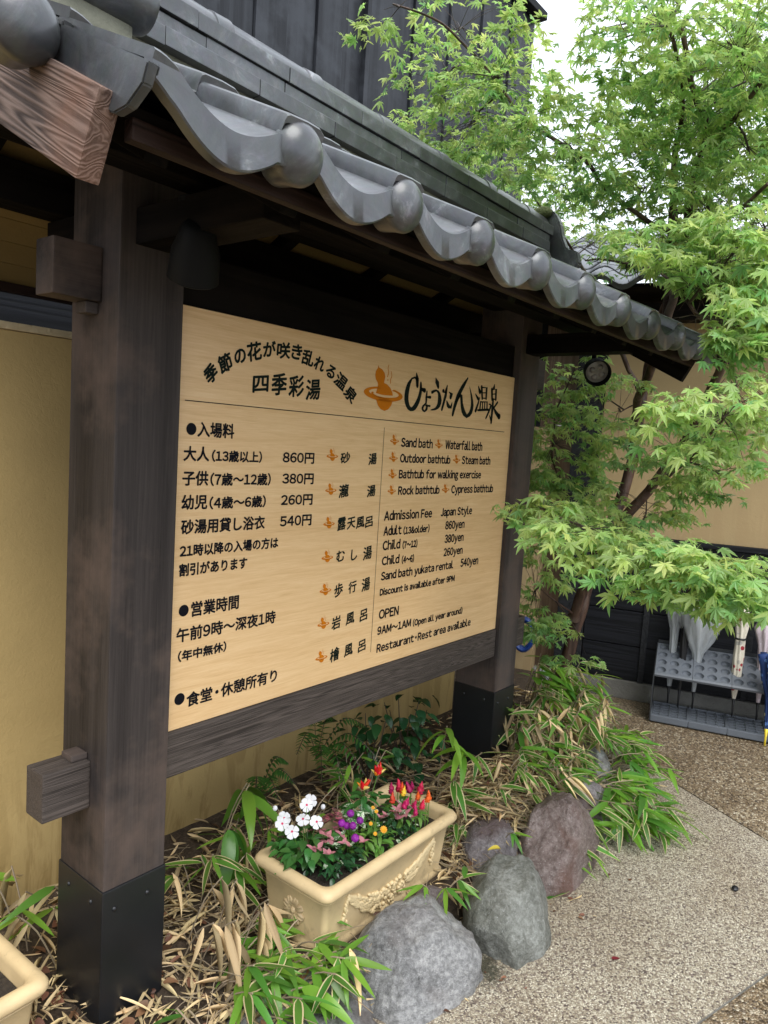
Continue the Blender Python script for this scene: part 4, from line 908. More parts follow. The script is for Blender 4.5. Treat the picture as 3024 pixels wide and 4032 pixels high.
# ------------------------------------------------------------------ flowers in the planter
PZ = SZ+.178
VL = leaf_mesh('leaf', .046, .024, ['vinca_leaf'], droop=.3, seg=5); DL = leaf_mesh('leaf', .030, .015, ['dark_leaf'], droop=.3, seg=5)
LL = leaf_mesh('leaf', .040, .014, ['light_leaf'], droop=.35, seg=5); PKL = leaf_mesh('leaf', .026, .015, ['pink_leaf'], droop=.2, seg=4)
PSL = leaf_mesh('leaf', .032, .022, ['pink_speckle'], droop=.25, seg=5); WSL = leaf_mesh('leaf', .036, .026, ['white_speckle'], droop=.25, seg=5); PPL = leaf_mesh('leaf', .055, .02, ['vinca_leaf'], droop=.35, seg=6)
WJL = leaf_mesh('leaf', .026, .015, ['white_speckle'], droop=.2, seg=4)
def plant(name, label, cat, c, tops, leafs, nl, spread, hts, sc=1.0, stemmat='sasa_green'):
    t = thing(name, label, cat, (c[0], c[1], PZ), 'bedding plants in the planter')
    for (x, y, z) in tops: tube('stem', smoothpath([(c[0]+(x-c[0])*.3, c[1]+(y-c[1])*.3, PZ-.005), ((x+c[0])/2, (y+c[1])/2, (PZ+z)/2), (x, y, z)], 2), .0013, stemmat, t, 5)
    for k in range(nl):
        a = random.uniform(0, 6.28); r = math.sqrt(random.random()); x = c[0]+spread[0]*r*math.cos(a); y = c[1]+spread[1]*r*math.sin(a)
        x = min(max(x, PCX-.295), PCX+.295); y = min(max(y, PCY-.112), PCY+.112)
        z = PZ+random.uniform(*hts)*(1-.35*r); inst('leaf', random.choice(leafs), t, (x, y, z), rotm(a+random.uniform(-1, 1), random.uniform(-.4, .5), random.uniform(-.3, .3)), sc*random.uniform(.75, 1.15))
    return t
# periwinkle
def petal_mesh():
    vs = []; fs = []; n = 9
    vs.append((0, 0, 0))
    for i in range(n):
        a = R_(90-33+66*i/(n-1)); r = .0205*(1-.16*(i in (0, n-1)))*(1-.10*abs(i/(n-1)-.5)*2)-(0.001 if i == n//2 else 0); vs.append((r*math.cos(a)*1.05, r*math.sin(a), -.0015+.0012*math.cos(i*2)))
    fs = [(0, i, i+1) for i in range(1, n)]; me = bpy.data.meshes.new('petal'); me.from_pydata(vs, [], fs); setm(me, 'white_petal'); me.polygons.foreach_set('use_smooth', [True]*len(fs)); return me
PET = petal_mesh()
fl = [(.429, -.016, -.405), (.487, -.048, -.40), (.512, -.083, -.405), (.565, -.003, -.385), (.462, .010, -.41), (.431, -.058, -.415), (.530, -.02, -.38)]
t = plant('periwinkle', 'periwinkle with white red-eyed flowers at the near left end of the planter', 'flower', (.46, -.09), [(x, y, z-.002) for x, y, z in fl], [VL], 120, (.095, .085), (.04, .118))
for i, (x, y, z) in enumerate(fl):
    f = from_data('flower', [(.0034*math.cos(k*math.tau/8), .0034*math.sin(k*math.tau/8), .0016) for k in range(8)], [tuple(range(8))], 'rose_eye', t, (x, y, z))
    f.scale = (1.12,)*3; d = Vector((-.45+random.uniform(-.5, .5), -.5+random.uniform(-.45, .45), .8)); f.rotation_euler = d.to_track_quat('Z', 'Y').to_euler()
    for k in range(5):
        p = bpy.data.objects.new('petal', PET); COL.objects.link(p); p.parent = f; WL[p.name] = Vector((0, 0, 0)); p.rotation_euler = (random.uniform(-.12, .05), 0, k*math.tau/5+.3); p.location = (0, 0, .0004*(k % 2))
vs, fs = lathe([(.0001, 0), (.005, .002), (.008, .008), (.006, .015), (.0001, .018)], 12); from_data('bud', vs, fs, 'white_petal', t, (.440, .03, -.385), True); from_data('bud', vs, fs, 'white_petal', t, (.575, -.05, -.40), True)
# variegated jasmine (two)
for lab, c, sp, n in (('trailing plant with pink and white tipped leaves at the planter front, below the white flowers', (.52, -.155), (.10, .07), 130), ('trailing plant with pink rounded leaves in front of the red plumes', (.80, -.185), (.07, .05), 80)):
    t = plant('variegated_jasmine', lab, 'plant', c, [], [DL, DL, DL, WJL], n, sp, (.012, .075), .95)
    for k in range(14):
        x = c[0]+random.uniform(-1, 1)*sp[0]*.8; y = c[1]+random.uniform(-1, 1)*sp[1]*.8; z = PZ+random.uniform(.06, .09); a0 = random.uniform(0, 6)
        for j in range(3): inst('pink_leaf', PKL if random.random() < .75 else WJL, t, (x, y, z), rotm(a0+j*2.1, random.uniform(.3, 1.0)), random.uniform(.8, 1.1))
# polka dot plants
plant('pink_polka_plant', 'spotted pink-red leaved plant behind the purple globe flowers', 'plant', (.625, -.045), [], [PSL], 44, (.055, .045), (.06, .10))
plant('white_polka_plant', 'white and green speckled leaves in the middle of the planter', 'plant', (.70, -.09), [], [WSL], 18, (.045, .035), (.07, .115), 1.1)
# globe amaranth
am = [(.640, -.112, -.415), (.583, -.126, -.42), (.636, -.156, -.42), (.593, -.163, -.418), (.561, -.202, -.43), (.590, -.141, -.425)]
t = plant('globe_amaranth', 'globe amaranth with round purple flower heads mid planter', 'flower', (.61, -.15), am, [LL], 46, (.06, .055), (.03, .08))
bm = bmesh.new(); bmesh.ops.create_icosphere(bm, subdivisions=3, radius=.0115)
for v in bm.verts: v.co *= 1+.16*noise.noise(v.co*420)
AM = bpy.data.meshes.new('flower_head'); bm.to_mesh(AM); bm.free(); setm(AM, 'purple_bloom')
for p in am: inst('flower_head', AM, t, p, (random.random(), random.random(), 0), random.uniform(.85, 1.1))
# zinnia / marigold
mg = [(.663, -.233, -.43), (.719, -.156, -.42), (.730, -.133, -.42), (.676, -.17, -.44), (.653, -.208, -.45)]
t = plant('zinnia', 'small orange-yellow daisy-like flowers at the middle front of the planter', 'flower', (.69, -.18), mg, [LL], 70, (.065, .055), (.02, .075))
MP = leaf_mesh('petal', .011, .005, ['marigold_petal'], droop=.15, seg=3)
for i, (x, y, z) in enumerate(mg):
    sc = 1.15 if i == 0 else .65; d = Vector((-.5, -.6, .8)).to_track_quat('Z', 'Y').to_matrix().to_4x4()
    its = [(0, Matrix.Translation((x, y, z))@d@Matrix.Rotation(k*math.tau/12+.2*(k//12), 4, 'Z')@Matrix.Rotation(.15+.4*(k//12), 4, 'X')@Matrix.Scale(sc*(1-.3*(k//12)), 4)) for k in range(24)]
    scatter_stuff('flower', [(MP, [0])], its, ['marigold_petal'], t, None)
# ornamental pepper
pp = [(.735, -.085, -.365), (.80, -.09, -.335)]
t = plant('ornamental_pepper', 'ornamental pepper with red, orange and yellow upright fruits', 'plant', (.765, -.075), pp, [PPL], 42, (.085, .06), (.05, .13))
vs, fs = lathe([(.0001, 0), (.0045, .001), (.006, .006), (.0055, .014), (.004, .022), (.002, .029), (.0001, .033)], 10)
PEP = {}
for k in ('red', 'yellow', 'orange'):
    me = bpy.data.meshes.new('pepper'); me.from_pydata(vs, [], fs); setm(me, 'pepper_'+k); me.polygons.foreach_set('use_smooth', [True]*len(fs)); PEP[k] = me
for (x, y, z), n in zip(pp, (8, 10)):
    for k in range(n):
        a = k*2.4; tilt = random.uniform(.1, .75); kk = 'red' if k < n-3 else ('yellow' if k < n-1 else 'orange')
        if kk != 'red': tilt = random.uniform(.8, 1.2)
        inst('pepper', PEP[kk], t, (x+.006*math.cos(a), y+.006*math.sin(a), z-.008), Euler((tilt*math.sin(a), tilt*math.cos(a), 0)), random.uniform(.85, 1.3))
# celosia
t = plant('celosia', 'plumed celosia in red, magenta and orange at the far end of the planter', 'flower', (.87, -.17), [], [LL], 60, (.085, .07), (.03, .09))
vs, fs = lathe([(.0001, 0)]+[(.0008+.0092*math.sin(math.pi*min(1, (k/15)**.6))**.9*(1-.35*k/15), .042*k/15) for k in range(1, 15)]+[(.0001, .042)], 12)
for (x, y, z, c) in [(.835, -.125, -.395, 'magenta'), (.807, -.155, -.41, 'red'), (.823, -.19, -.42, 'magenta'), (.878, -.208, -.40, 'orange'), (.886, -.239, -.40, 'orange'), (.835, -.235, -.43, 'magenta'), (.889, -.169, -.395, 'magenta'), (.90, -.20, -.39, 'red'), (.855, -.16, -.39, 'orange'), (.862, -.145, -.385, 'red'), (.845, -.17, -.39, 'yellow'), (.85, -.21, -.42, 'magenta'), (.865, -.235, -.42, 'red'), (.92, -.15, -.40, 'magenta'), (.915, -.23, -.41, 'orange'), (.875, -.125, -.40, 'red')]:
    V = []
    for x_, y_, z_ in vs:
        q_ = random.choice((.62, .8, 1.0, 1.35)); V.append((x_*q_, y_*q_, z_+random.uniform(0, .003)))
    s_ = random.uniform(.85, 1.2); o = from_data('plume', [(a*s_, b_*s_, c_*s_) for a, b_, c_ in V], fs, 'celosia_'+c, t, (x, y, z-.02), True); o.rotation_euler = (random.uniform(-.3, .3), random.uniform(-.3, .3), 0)
    tube('stem', [(x, y, z-.018), (x, y, PZ)], .0014, 'light_leaf', t, 5)
# ------------------------------------------------------------------ bamboo clumps
clump('dead drooping bamboo leaves over green ones between left post and planter', (.22, -.06, SZ),
      rstems(.20, -.02, .15, .10, 9, .20, 'hhd', (2, 3), 1.1, lean=-1.2)+rstems(.20, -.16, .17, .14, 26, .10, 'ggv', (3, 5), 1.05, lean=-1.0)+rstems(.10, -.24, .10, .10, 6, .06, 'gB', (3, 4), .8, lean=-.6), 0)
clump('tall arching bamboo with broad drooping leaves against the wall left of the planter', (.42, .25, SZ),
      [((.42, .28, SZ), (.50, .22, -.385), 5, 'BD', 1.0), ((.36, .25, SZ), (.40, .18, -.47), 5, 'D', .95), ((.46, .33, SZ), (.56, .3, -.43), 4, 'D', .9), ((.30, .2, SZ), (.30, .15, -.52), 4, 'gv', 1.1), ((.5, .2, SZ), (.52, .12, -.5), 4, 'gD', .9)]+rstems(.38, .2, .16, .1, 9, .17, 'gvd', (3, 5), 1.1), 0)
clump('bright broad-leaved bamboo sprig just left of the far post', (1.30, -.10, SZ),
      [((1.30, -.08, SZ), (1.245, -.15, -.365), 7, 'B', .72), ((1.28, -.02, SZ), (1.17, -.12, -.265), 5, 'B', .78), ((1.34, .0, SZ), (1.38, -.16, -.42), 4, 'v', 1.2), ((1.22, -.02, SZ), (1.20, -.16, -.47), 4, 'v', 1.3)]+rstems(1.32, -.12, .14, .10, 10, .14, 'vvd', (3, 5), 1.1, lean=-1.3), 0)
clump('white-edged bamboo leaves spilling in front of the far post', (1.62, -.25, SZ), rstems(1.74, -.24, .28, .13, 54, .17, 'vvddg', (3, 5), 1.05, lean=-1.5), 0)
clump('dense mixed bamboo just behind and right of the far post', (2.15, .0, SZ), rstems(2.08, -.06, .34, .20, 78, .30, 'vvgdddh', (3, 6), 1.05, lean=-1.4), 0)
clump('bamboo around the maple trunk foot', (2.55, .15, SZ), rstems(2.45, .08, .26, .18, 40, .38, 'vgghB', (3, 5), 1.1, lean=-1.6), 0)
clump('bright green bamboo hanging over the rock edge onto the pavement', (1.95, -.40, SZ), rstems(1.97, -.40, .24, .08, 34, .15, 'gggv', (4, 6), 1.2, lean=-1.3, out=.22)+rstems(1.55, -.40, .14, .06, 11, .12, 'gvv', (3, 5), 1.1, lean=-1.3, out=.12), 0)
clump('bamboo at the far corner of the bed near the umbrella rack', (2.40, -.22, SZ), rstems(2.35, -.26, .2, .12, 30, .18, 'gvg', (4, 5), 1.1, lean=-1.2, out=.18), 0)
clump('small green bamboo tuft between planter and boulders', (.80, -.39, SZ), [((.79, -.36, -.69), (.76, -.42, -.585), 5, 'g', .85), ((.80, -.37, -.69), (.84, -.43, -.58), 5, 'gv', .95), ((.78, -.36, -.69), (.70, -.37, -.57), 3, 'g', .8)], 0)
clump('single yellow-green bamboo shoot on the violet rock', (1.20, -.38, SZ), [((1.22, -.36, -.66), (1.19, -.42, -.575), 3, 'g', .7)], 0)
clump('dry bamboo leaves by the wall at the lower left corner', (-.10, .32, SZ), rstems(-.1, .33, .10, .10, 9, .20, 'ddg', (2, 4), 1.1), 0)
clump('bamboo tuft at the foot of the left post', (-.02, -.28, SZ), rstems(.0, -.26, .09, .06, 5, .05, 'gd', (2, 4), .9), 0)
clump('shaded bamboo under the board behind the planter', (1.05, .25, SZ), rstems(1.05, .25, .30, .10, 18, .22, 'dvg', (2, 4), 1.05), 0)
clump('heap of pale dry bamboo leaves between planter and far post', (1.35, -.22, SZ), rstems(1.35, -.22, .20, .10, 26, .07, 'ddv', (3, 5), .95), 0)
clump('pale dry bamboo leaves lying against the front of the far post', (1.75, -.24, SZ), rstems(1.78, -.25, .20, .08, 30, .09, 'dddv', (3, 5), 1.0, lean=-1.4), 0)
# dry litter and straw
items = []
for _ in range(5600):
    q_ = random.random()
    if q_ < .48: x, y = random.gauss(1.60, .32), random.gauss(-.20, .12)
    elif q_ < .60: x, y = random.uniform(-.4, .38), random.uniform(-.48, .3)
    else: x, y = random.uniform(-.6, 2.9), random.uniform(-.5, .55)
    d = y-bed_edge(x)
    if d < -.02 or (PCX-.33 < x < PCX+.33 and PCY-.14 < y < PCY+.14): continue
    z = soil_z(x, y)+random.uniform(.003, .03)+(.08*random.random() if 1.2 < x < 2.3 and -.35 < y < -.05 else 0)
    M = Matrix.Translation((x, y, z))@rotm(random.uniform(0, 6.28), random.uniform(-.3, .4), random.uniform(-1, 1)).to_matrix().to_4x4()@Matrix.Diagonal((random.uniform(.35, .8), random.uniform(.4, .95), .7, 1))
    items.append((random.choice((0, 0, 1, 1, 2, 3)), M))
BRN = leaf_mesh('brown', .055, .03, ['dead_brown'], droop=.1, fold=.5, seg=5, twist=.5)
scatter_stuff('leaf_litter', [(DEAD[0], [0]), (DEAD[1], [0]), (DEAD[2], [0]), (BRN, [1])], items, ['sasa_dead', 'dead_brown'])
vs = []; fs = []; n = 0; T = []
for _ in range(2600):
    if random.random() < .62: x, y = random.gauss(1.62, .26), random.gauss(-.24, .09)
    else: x, y = random.uniform(0, 2.6), random.uniform(-.45, .45)
    if y < bed_edge(x) or (PCX-.33 < x < PCX+.33 and PCY-.14 < y < PCY+.14): continue
    z = soil_z(x, y)+random.uniform(.0, .06); a = random.gauss(-2.3, .8); ln = random.uniform(.05, .17); el = random.uniform(-.15, .45)
    p0 = Vector((x, y, z)); p1 = p0+Vector((math.cos(a)*math.cos(el), math.sin(a)*math.cos(el), math.sin(el)))*ln
    v, f = tube_data([p0, (p0+p1)/2+Vector((0, 0, .006)), p1], .0011, 4, False); vs += v; fs += [tuple(i+n for i in q) for q in f]; T += [random.random()]*len(v); n += len(v)
from_data('straw_pile', vs, fs, 'stalk', tone=T)['kind'] = 'stuff'
# fern behind the planter
FR = leaf_mesh('pinna', .028, .007, ['fern_green'], droop=.15, seg=3)
def fern(label, base, tips):
    t = thing('fern', label, 'fern', base, 'ferns under the notice board')
    for tip in tips:
        b0 = Vector(base); tp = Vector(tip); mid = (b0+tp)/2+Vector((0, 0, .10)); P = smoothpath([b0, mid, tp], 9); its = []
        for i in range(3, len(P)-1):
            s = i/len(P); d = (P[i+1]-P[i]).normalized(); sd = d.cross(Vector((0, 0, 1))).normalized(); sc = 1.6*math.sin(math.pi*min(1, s*.9+.12))
            for sg in (-1, 1):
                dirv = (sd*sg+d*.35).normalized(); h = math.atan2(dirv.y, dirv.x); p = math.asin(max(-1, min(1, dirv.z)))-.2
                its.append((0, Matrix.Translation(P[i])@rotm(h, p).to_matrix().to_4x4()@Matrix.Scale(max(.25, sc), 4)))
        fr = scatter_stuff('frond', [(FR, [0])], its, ['fern_green'], t, 'stuff')
        tube('stem', P, .0014, 'twig', t, 5)
fern('fern with hanging fronds beneath the bottom rail, behind the planter', (1.02, .40, -.52), [(.80, .30, -.40), (.86, .22, -.50), (.94, .16, -.54), (1.02, .14, -.50), (1.10, .16, -.45), (1.16, .26, -.38), (1.0, .3, -.32), (.90, .34, -.33)])
fern('low dark fern by the wall at the left planter end', (.72, .42, -.62), [(.60, .30, -.50), (.68, .26, -.52), (.78, .28, -.5), (.82, .36, -.46)])
# dark evergreen seedlings
for lab, c, n in (('dark green leafy shrub in the shade behind the planter', (1.22, .28, -.68), 60), ('dark leafy shrub under the board beside the far post', (1.48, .30, -.68), 55)):
    t = thing('shrub', lab, 'shrub', c, 'dark shrubs under the notice board')
    BG = leaf_mesh('leaf', .075, .042, ['dark_leaf'], droop=.3, seg=5)
    for k in range(n):
        a = random.uniform(0, 6.28); r = random.random()*.16; z = random.uniform(.05, .36); p = Vector((c[0]+r*math.cos(a), c[1]+r*math.sin(a), c[2]+z))
        inst('leaf', BG, t, p, rotm(a+random.uniform(-.6, .6), random.uniform(-.7, .2)), random.uniform(.6, 1.1))
    for k in range(6):
        a = k; tube('stem', [c, (c[0]+.05*math.cos(a), c[1]+.05*math.sin(a), c[2]+.15), (c[0]+.1*math.cos(a), c[1]+.1*math.sin(a), c[2]+.3)], [.004, .003, .0015], 'twig', t, 5)
# single things lying about
def lying(name, label, cat, me, loc, rot, sc):
    o = inst(name, me, None, loc, rot, sc); return tag(o, label, cat)
lying('fallen_leaf', 'half-green dried bamboo leaf lying on the gravel pavement by the red rock', 'leaf', SASA[0], (1.30, -.60, GZ+.012), rotm(2.6, 0), 1.0)
lying('fallen_leaf', 'pale dry leaf under the green one beside the red rock', 'leaf', DEAD[1], (1.32, -.64, GZ+.008), rotm(2.9, 0), .8)
lying('fallen_leaf', 'tiny dark red leaf alone in the middle of the pale pavement', 'leaf', leaf_mesh('red', .032, .014, ['red_leaf'], droop=.1), (1.076, -.845, GZ+.005), rotm(-.6, 0), 1)
lying('fallen_leaf', 'yellow curled leaf resting on the violet rock', 'leaf', leaf_mesh('yl', .05, .022, ['yellow_leaf'], droop=.1, fold=.8), (1.10, -.42, -.60), rotm(2.5, .1), 1)
lying('fallen_leaf', 'curled tan bamboo leaf leaning on the big grey boulder', 'leaf', DEAD[2], (.36, -.37, -.60), rotm(-2.2, -.45), 1.15)
bm = bmesh.new(); bmesh.ops.create_icosphere(bm, subdivisions=3, radius=1)
for v in bm.verts: n_ = 1+.15*noise.noise(v.co*2); v.co = Vector((v.co.x*.016*n_, v.co.y*.012*n_, v.co.z*.008*n_))
tag(from_bm('pebble', bm, 'sleeve_metal', None, (1.77, -1.042, GZ+.006), True), 'black pebble lying on the pale pavement', 'pebble')

its = []
for _ in range(110):
    x = random.uniform(.3, 2.6); y = bed_edge(x)-.05-abs(random.gauss(0, .16)); its.append((random.choice((0, 1, 3, 3)), Matrix.Translation((x, y, GZ+.004))@rotm(random.uniform(0, 6.28), 0, random.uniform(-.3, .3)).to_matrix().to_4x4()@Matrix.Scale(random.uniform(.12, .45), 4)))
scatter_stuff('leaf_debris', [(DEAD[0], [0]), (DEAD[1], [0]), (DEAD[2], [0]), (BRN, [1])], its, ['sasa_dead', 'dead_brown'])
# ------------------------------------------------------------------ building across the court, behind the maple
BU = Vector((.277, -.961, 0)).normalized(); BN = Vector((.961, .277, 0)).normalized(); BP = Vector((3.62, -.13, 0)); BA = math.atan2(BU.y, BU.x)
def BW(s_, n_, z): return BP+BU*s_+BN*n_+Vector((0, 0, z))
fb = thing('plaster_building', 'ochre plaster building with black wainscot and tiled eave behind the maple', 'building', tuple(BW(0, 0, GZ)))
def bbox(name, s0, s1, n0, n1, z0, z1, mat, parent=fb, bev=.004):
    bm = bmesh.new(); bx(bm, -(s1-s0)/2, (s1-s0)/2, -(n1-n0)/2, (n1-n0)/2, -(z1-z0)/2, (z1-z0)/2, bev)
    o = from_bm(name, bm, mat, parent, BW((s0+s1)/2, (n0+n1)/2, (z0+z1)/2)); o.rotation_euler = (0, 0, BA); return o
bbox('plaster_panel', -.48, 5, 0, .2, .26, 1.75, 'plaster_far', bev=0)
bbox('foundation', -.64, 5, -.03, .2, GZ, -.66, 'concrete', bev=.008)
zz = [-.66, -.43, -.20, .03, .255]
for a, b_ in zip(zz, zz[1:]):
    for s0 in (-.48, 2.3): bbox('wainscot_board', s0, min(s0+2.77, 5), -.012, .02, a+.003, b_-.003, 'black_board_x')
for s0 in (-.10, .50, 1.10, 1.70, 2.3): bbox('batten', s0-.018, s0+.018, -.032, -.013, -.655, .25, 'black_board', bev=.003)
bbox('wainscot_cap', -.48, 5, -.04, .02, .257, .29, 'black_board_x')
bbox('wainscot_backing', -.48, 5, .022, .2, -.655, .255, 'black_board', bev=0)
bbox('corner_post', -.66, -.485, -.03, .2, -.66, 1.72, 'black_board', bev=.004)
bbox('door_board', -.90, -.665, .10, .16, -.7, 1.75, 'brown_board', bev=.003)
bbox('side_pillar', -1.02, -.80, -.04, .09, -.7, .95, 'plaster_far', bev=.004)
bbox('white_rope', -.84, -.68, .05, .056, .965, .972, 'white_metal', bev=0)
bbox('dark_opening_panel', -2.6, -.91, .3, .4, GZ, 1.8, 'black_board', bev=0)
bbox('eave_beam', -1.2, 5, -.28, -.16, 1.60, 1.70, 'dark_wood_x')
bbox('soffit', -1.2, 5, -.55, .2, 1.735, 1.755, 'dark_wood_x', bev=0)
# tiled roof of that building
def wave_tile_mesh():
    vs = []; fs = []; n = 12
    for y in (0, .01, .26):
        for i in range(n+1):
            x = .265*i/n; z = .03*math.cos(math.tau*i/n)*(1 if i < n*.75 else .9)
            vs.append((x, y, z-(.0 if y else .004))); 
    for k in range(2):
        for i in range(n): a = k*(n+1)+i; fs.append((a, a+1, a+n+2, a+n+1))
    m0 = len(vs)
    for i in range(n+1): v = vs[i]; vs.append((v[0], v[1], v[2]-.03))
    for i in range(n): fs.append((m0+i, m0+i+1, i+1, i))
    me = bpy.data.meshes.new('roof_tile'); me.from_pydata(vs, [], fs); setm(me, 'smoked_tile'); me.polygons.foreach_set('use_smooth', [True]*len(fs)); me.set_sharp_from_angle(angle=R_(50)); me.update(); return me
WT = wave_tile_mesh(); S2 = .45; T2 = math.atan(S2)
def far_roof(parent, s0, ncol, nrow, n0, z0):
    for rr_ in range(nrow):
        for c in range(ncol):
            n_ = n0+rr_*.235*math.cos(T2); z = z0+(n_-n0)*S2
            o = inst('roof_tile', WT, parent, BW(s0+c*.265, n_, z), (T2-.04, 0, BA), 1.0)
far_roof(fb, -1.3, 17, 7, -.62, 1.77)
# upper storey roof seen high at the right
ub = thing('upper_storey', 'dark tiled roof of a taller wing seen high at the right through the maple', 'building', tuple(BW(.6, 3, GZ)))
bbox('black_board', 1.2, 6, 2.5, 5, GZ, 3.9, 'black_board', ub, 0)
bbox('soffit', 1.0, 6, 2.0, 4.8, 3.92, 3.96, 'dark_wood_x', ub, 0)
far_roof(ub, 1.0, 9, 7, 1.95, 4.0)
# hose coil at the foot of the dark opening
hc = [Vector(BW(-.84+.06*math.cos(a)*(1+.02*math.sin(a*.7)), -.16-.012*a/6.28, -.42+.10*math.sin(a)+.01*math.sin(a*.31))) for a in [k*math.tau/20 for k in range(100)]]
tag(tube('hose', hc, .013, 'hose_blue', None, 8), 'coil of blue hose hanging beside the dark corner post behind the maple trunk', 'hose')
# ------------------------------------------------------------------ umbrella rack
RP = Vector((3.264, -.232, 0))
def RW(s_, n_, z): return RP+BU*s_+BN*n_+Vector((0, 0, z))
rk = thing('umbrella_rack', 'grey plastic umbrella rack with round holes standing by the black wainscot', 'umbrella rack', tuple(RW(.4, .15, GZ)))
MW, NR, NCc = .2075, 4, 3
def tray_mesh():
    bm = bmesh.new(); cw = MW/3; dp = .068; seg = 16
    V = {}
    def vv(x, y, z):
        k = (round(x, 5), round(y, 5), round(z, 5))
        if k not in V: V[k] = bm.verts.new((x, y, z))
        return V[k]
    for i in range(3):
        for j in range(4):
            cx, cy = (i+.5)*cw, (j+.5)*dp+.004; x0, x1, y0, y1 = i*cw, (i+1)*cw, cy-dp/2, cy+dp/2
            def sq(a):
                c, s_ = math.cos(a), math.sin(a); k = min((cw/2)/abs(c) if abs(c) > 1e-6 else 9, (dp/2)/abs(s_) if abs(s_) > 1e-6 else 9); return cx+c*k, cy+s_*k
            rings = [(.0265, 0), (.0255, -.003), (.0225, -.012), (.016, -.020), (.0, -.023)]
            rim = []; 
            for k in range(seg):
                a = k*math.tau/seg+math.tau/seg/2
                rim.append(vv(*sq(a), 0))
            corners = {}
            ring = [[vv(cx+r_*math.cos(k*math.tau/seg+math.tau/seg/2), cy+r_*math.sin(k*math.tau/seg+math.tau/seg/2), z) for k in range(seg)] for r_, z in rings[:-1]]
            for k in range(seg):
                k2 = (k+1) % seg
                try:
                    a0, a1 = k*math.tau/seg+math.tau/seg/2, (k+1)*math.tau/seg+math.tau/seg/2
                    f = [ring[0][k], rim[k]]
                    am = (a0+a1)/2
                    q = abs((math.degrees(am) % 90)-45)
                    if q < 1: f.append(vv(x1 if math.cos(am) > 0 else x0, y1 if math.sin(am) > 0 else y0, 0))
                    f += [rim[k2], ring[0][k2]]; bm.faces.new(f)
                except ValueError: pass
                for a in range(len(ring)-1): bm.faces.new((ring[a][k], ring[a][k2], ring[a+1][k2], ring[a+1][k]))
            bm.faces.new(ring[-1])
    bm.faces.new([vv(0, .004, 0), vv(MW, .004, 0), vv(MW, -.006, -.006), vv(0, -.006, -.006)])
    bm.faces.new([vv(0, -.006, -.006), vv(MW, -.006, -.006), vv(MW, -.006, -.020), vv(0, -.006, -.020)])
    bm.faces.new([vv(0, -.006, -.020), vv(MW, -.006, -.020), vv(MW, .30, -.024), vv(0, .30, -.024)])
    bm.faces.new([vv(0, -.006, -.020), vv(0, .30, -.024), vv(0, .276, 0), vv(0, -.006, -.006)])
    bmesh.ops.recalc_face_normals(bm, faces=bm.faces); me = bpy.data.meshes.new('hole_tray'); bm.to_mesh(me); bm.free(); setm(me, 'grey_plastic'); return me
TM = tray_mesh(); TILT = R_(27)
for k in range(4):
    inst('hole_tray', TM, rk, RW(-.012+k*.2095, 0, -.478), (TILT, 0, BA))
# drip tray below
def drip_mesh():
    bm = bmesh.new(); bx(bm, 0, MW, 0, .27, -.03, -.012, .004); bx(bm, 0, MW, -.004, .02, -.036, .004, .006); bx(bm, 0, MW, .255, .275, -.03, .004, .004); bx(bm, -.002, .008, 0, .27, -.03, .003, .003); bx(bm, MW-.008, MW+.001, 0, .27, -.03, .003, .003)
    for i in range(1, 4): bx(bm, i*MW/4-.003, i*MW/4+.003, .02, .26, -.013, .0, 0)
    for j in range(1, 5): bx(bm, .01, MW-.01, .02+j*.047-.006, .02+j*.047+.006, -.012, .001, 0)
    me = bpy.data.meshes.new('drip_tray'); bm.to_mesh(me); bm.free(); setm(me, 'grey_plastic'); return me
DM = drip_mesh()
for k in range(4): inst('drip_tray', DM, rk, RW(-.012+k*.2095, 0, GZ+.045), (0, 0, BA))
for s_ in (-.018, .82): 
    bm = bmesh.new(); f = bm.faces.new([bm.verts.new((0, y, z)) for y, z in ((0, GZ+.01), (.28, GZ+.01), (.285, -.36), (.26, -.36), (.0, -.49))])
    e = bmesh.ops.extrude_face_region(bm, geom=[f]); bmesh.ops.translate(bm, vec=(.006, 0, 0), verts=[v for v in e['geom'] if isinstance(v, bmesh.types.BMVert)]); bmesh.ops.recalc_face_normals(bm, faces=bm.faces)
    o = from_bm('side_plate', bm, 'grey_plastic_dark', rk, RW(s_, 0, 0)); o.rotation_euler = (0, 0, BA)
bm = bmesh.new(); bx(bm, 0, .83, .28, .285, -.40, -.34, 0); o = from_bm('back_bar', bm, 'grey_plastic_dark', rk, RW(-.012, 0, 0)); o.rotation_euler = (0, 0, BA)
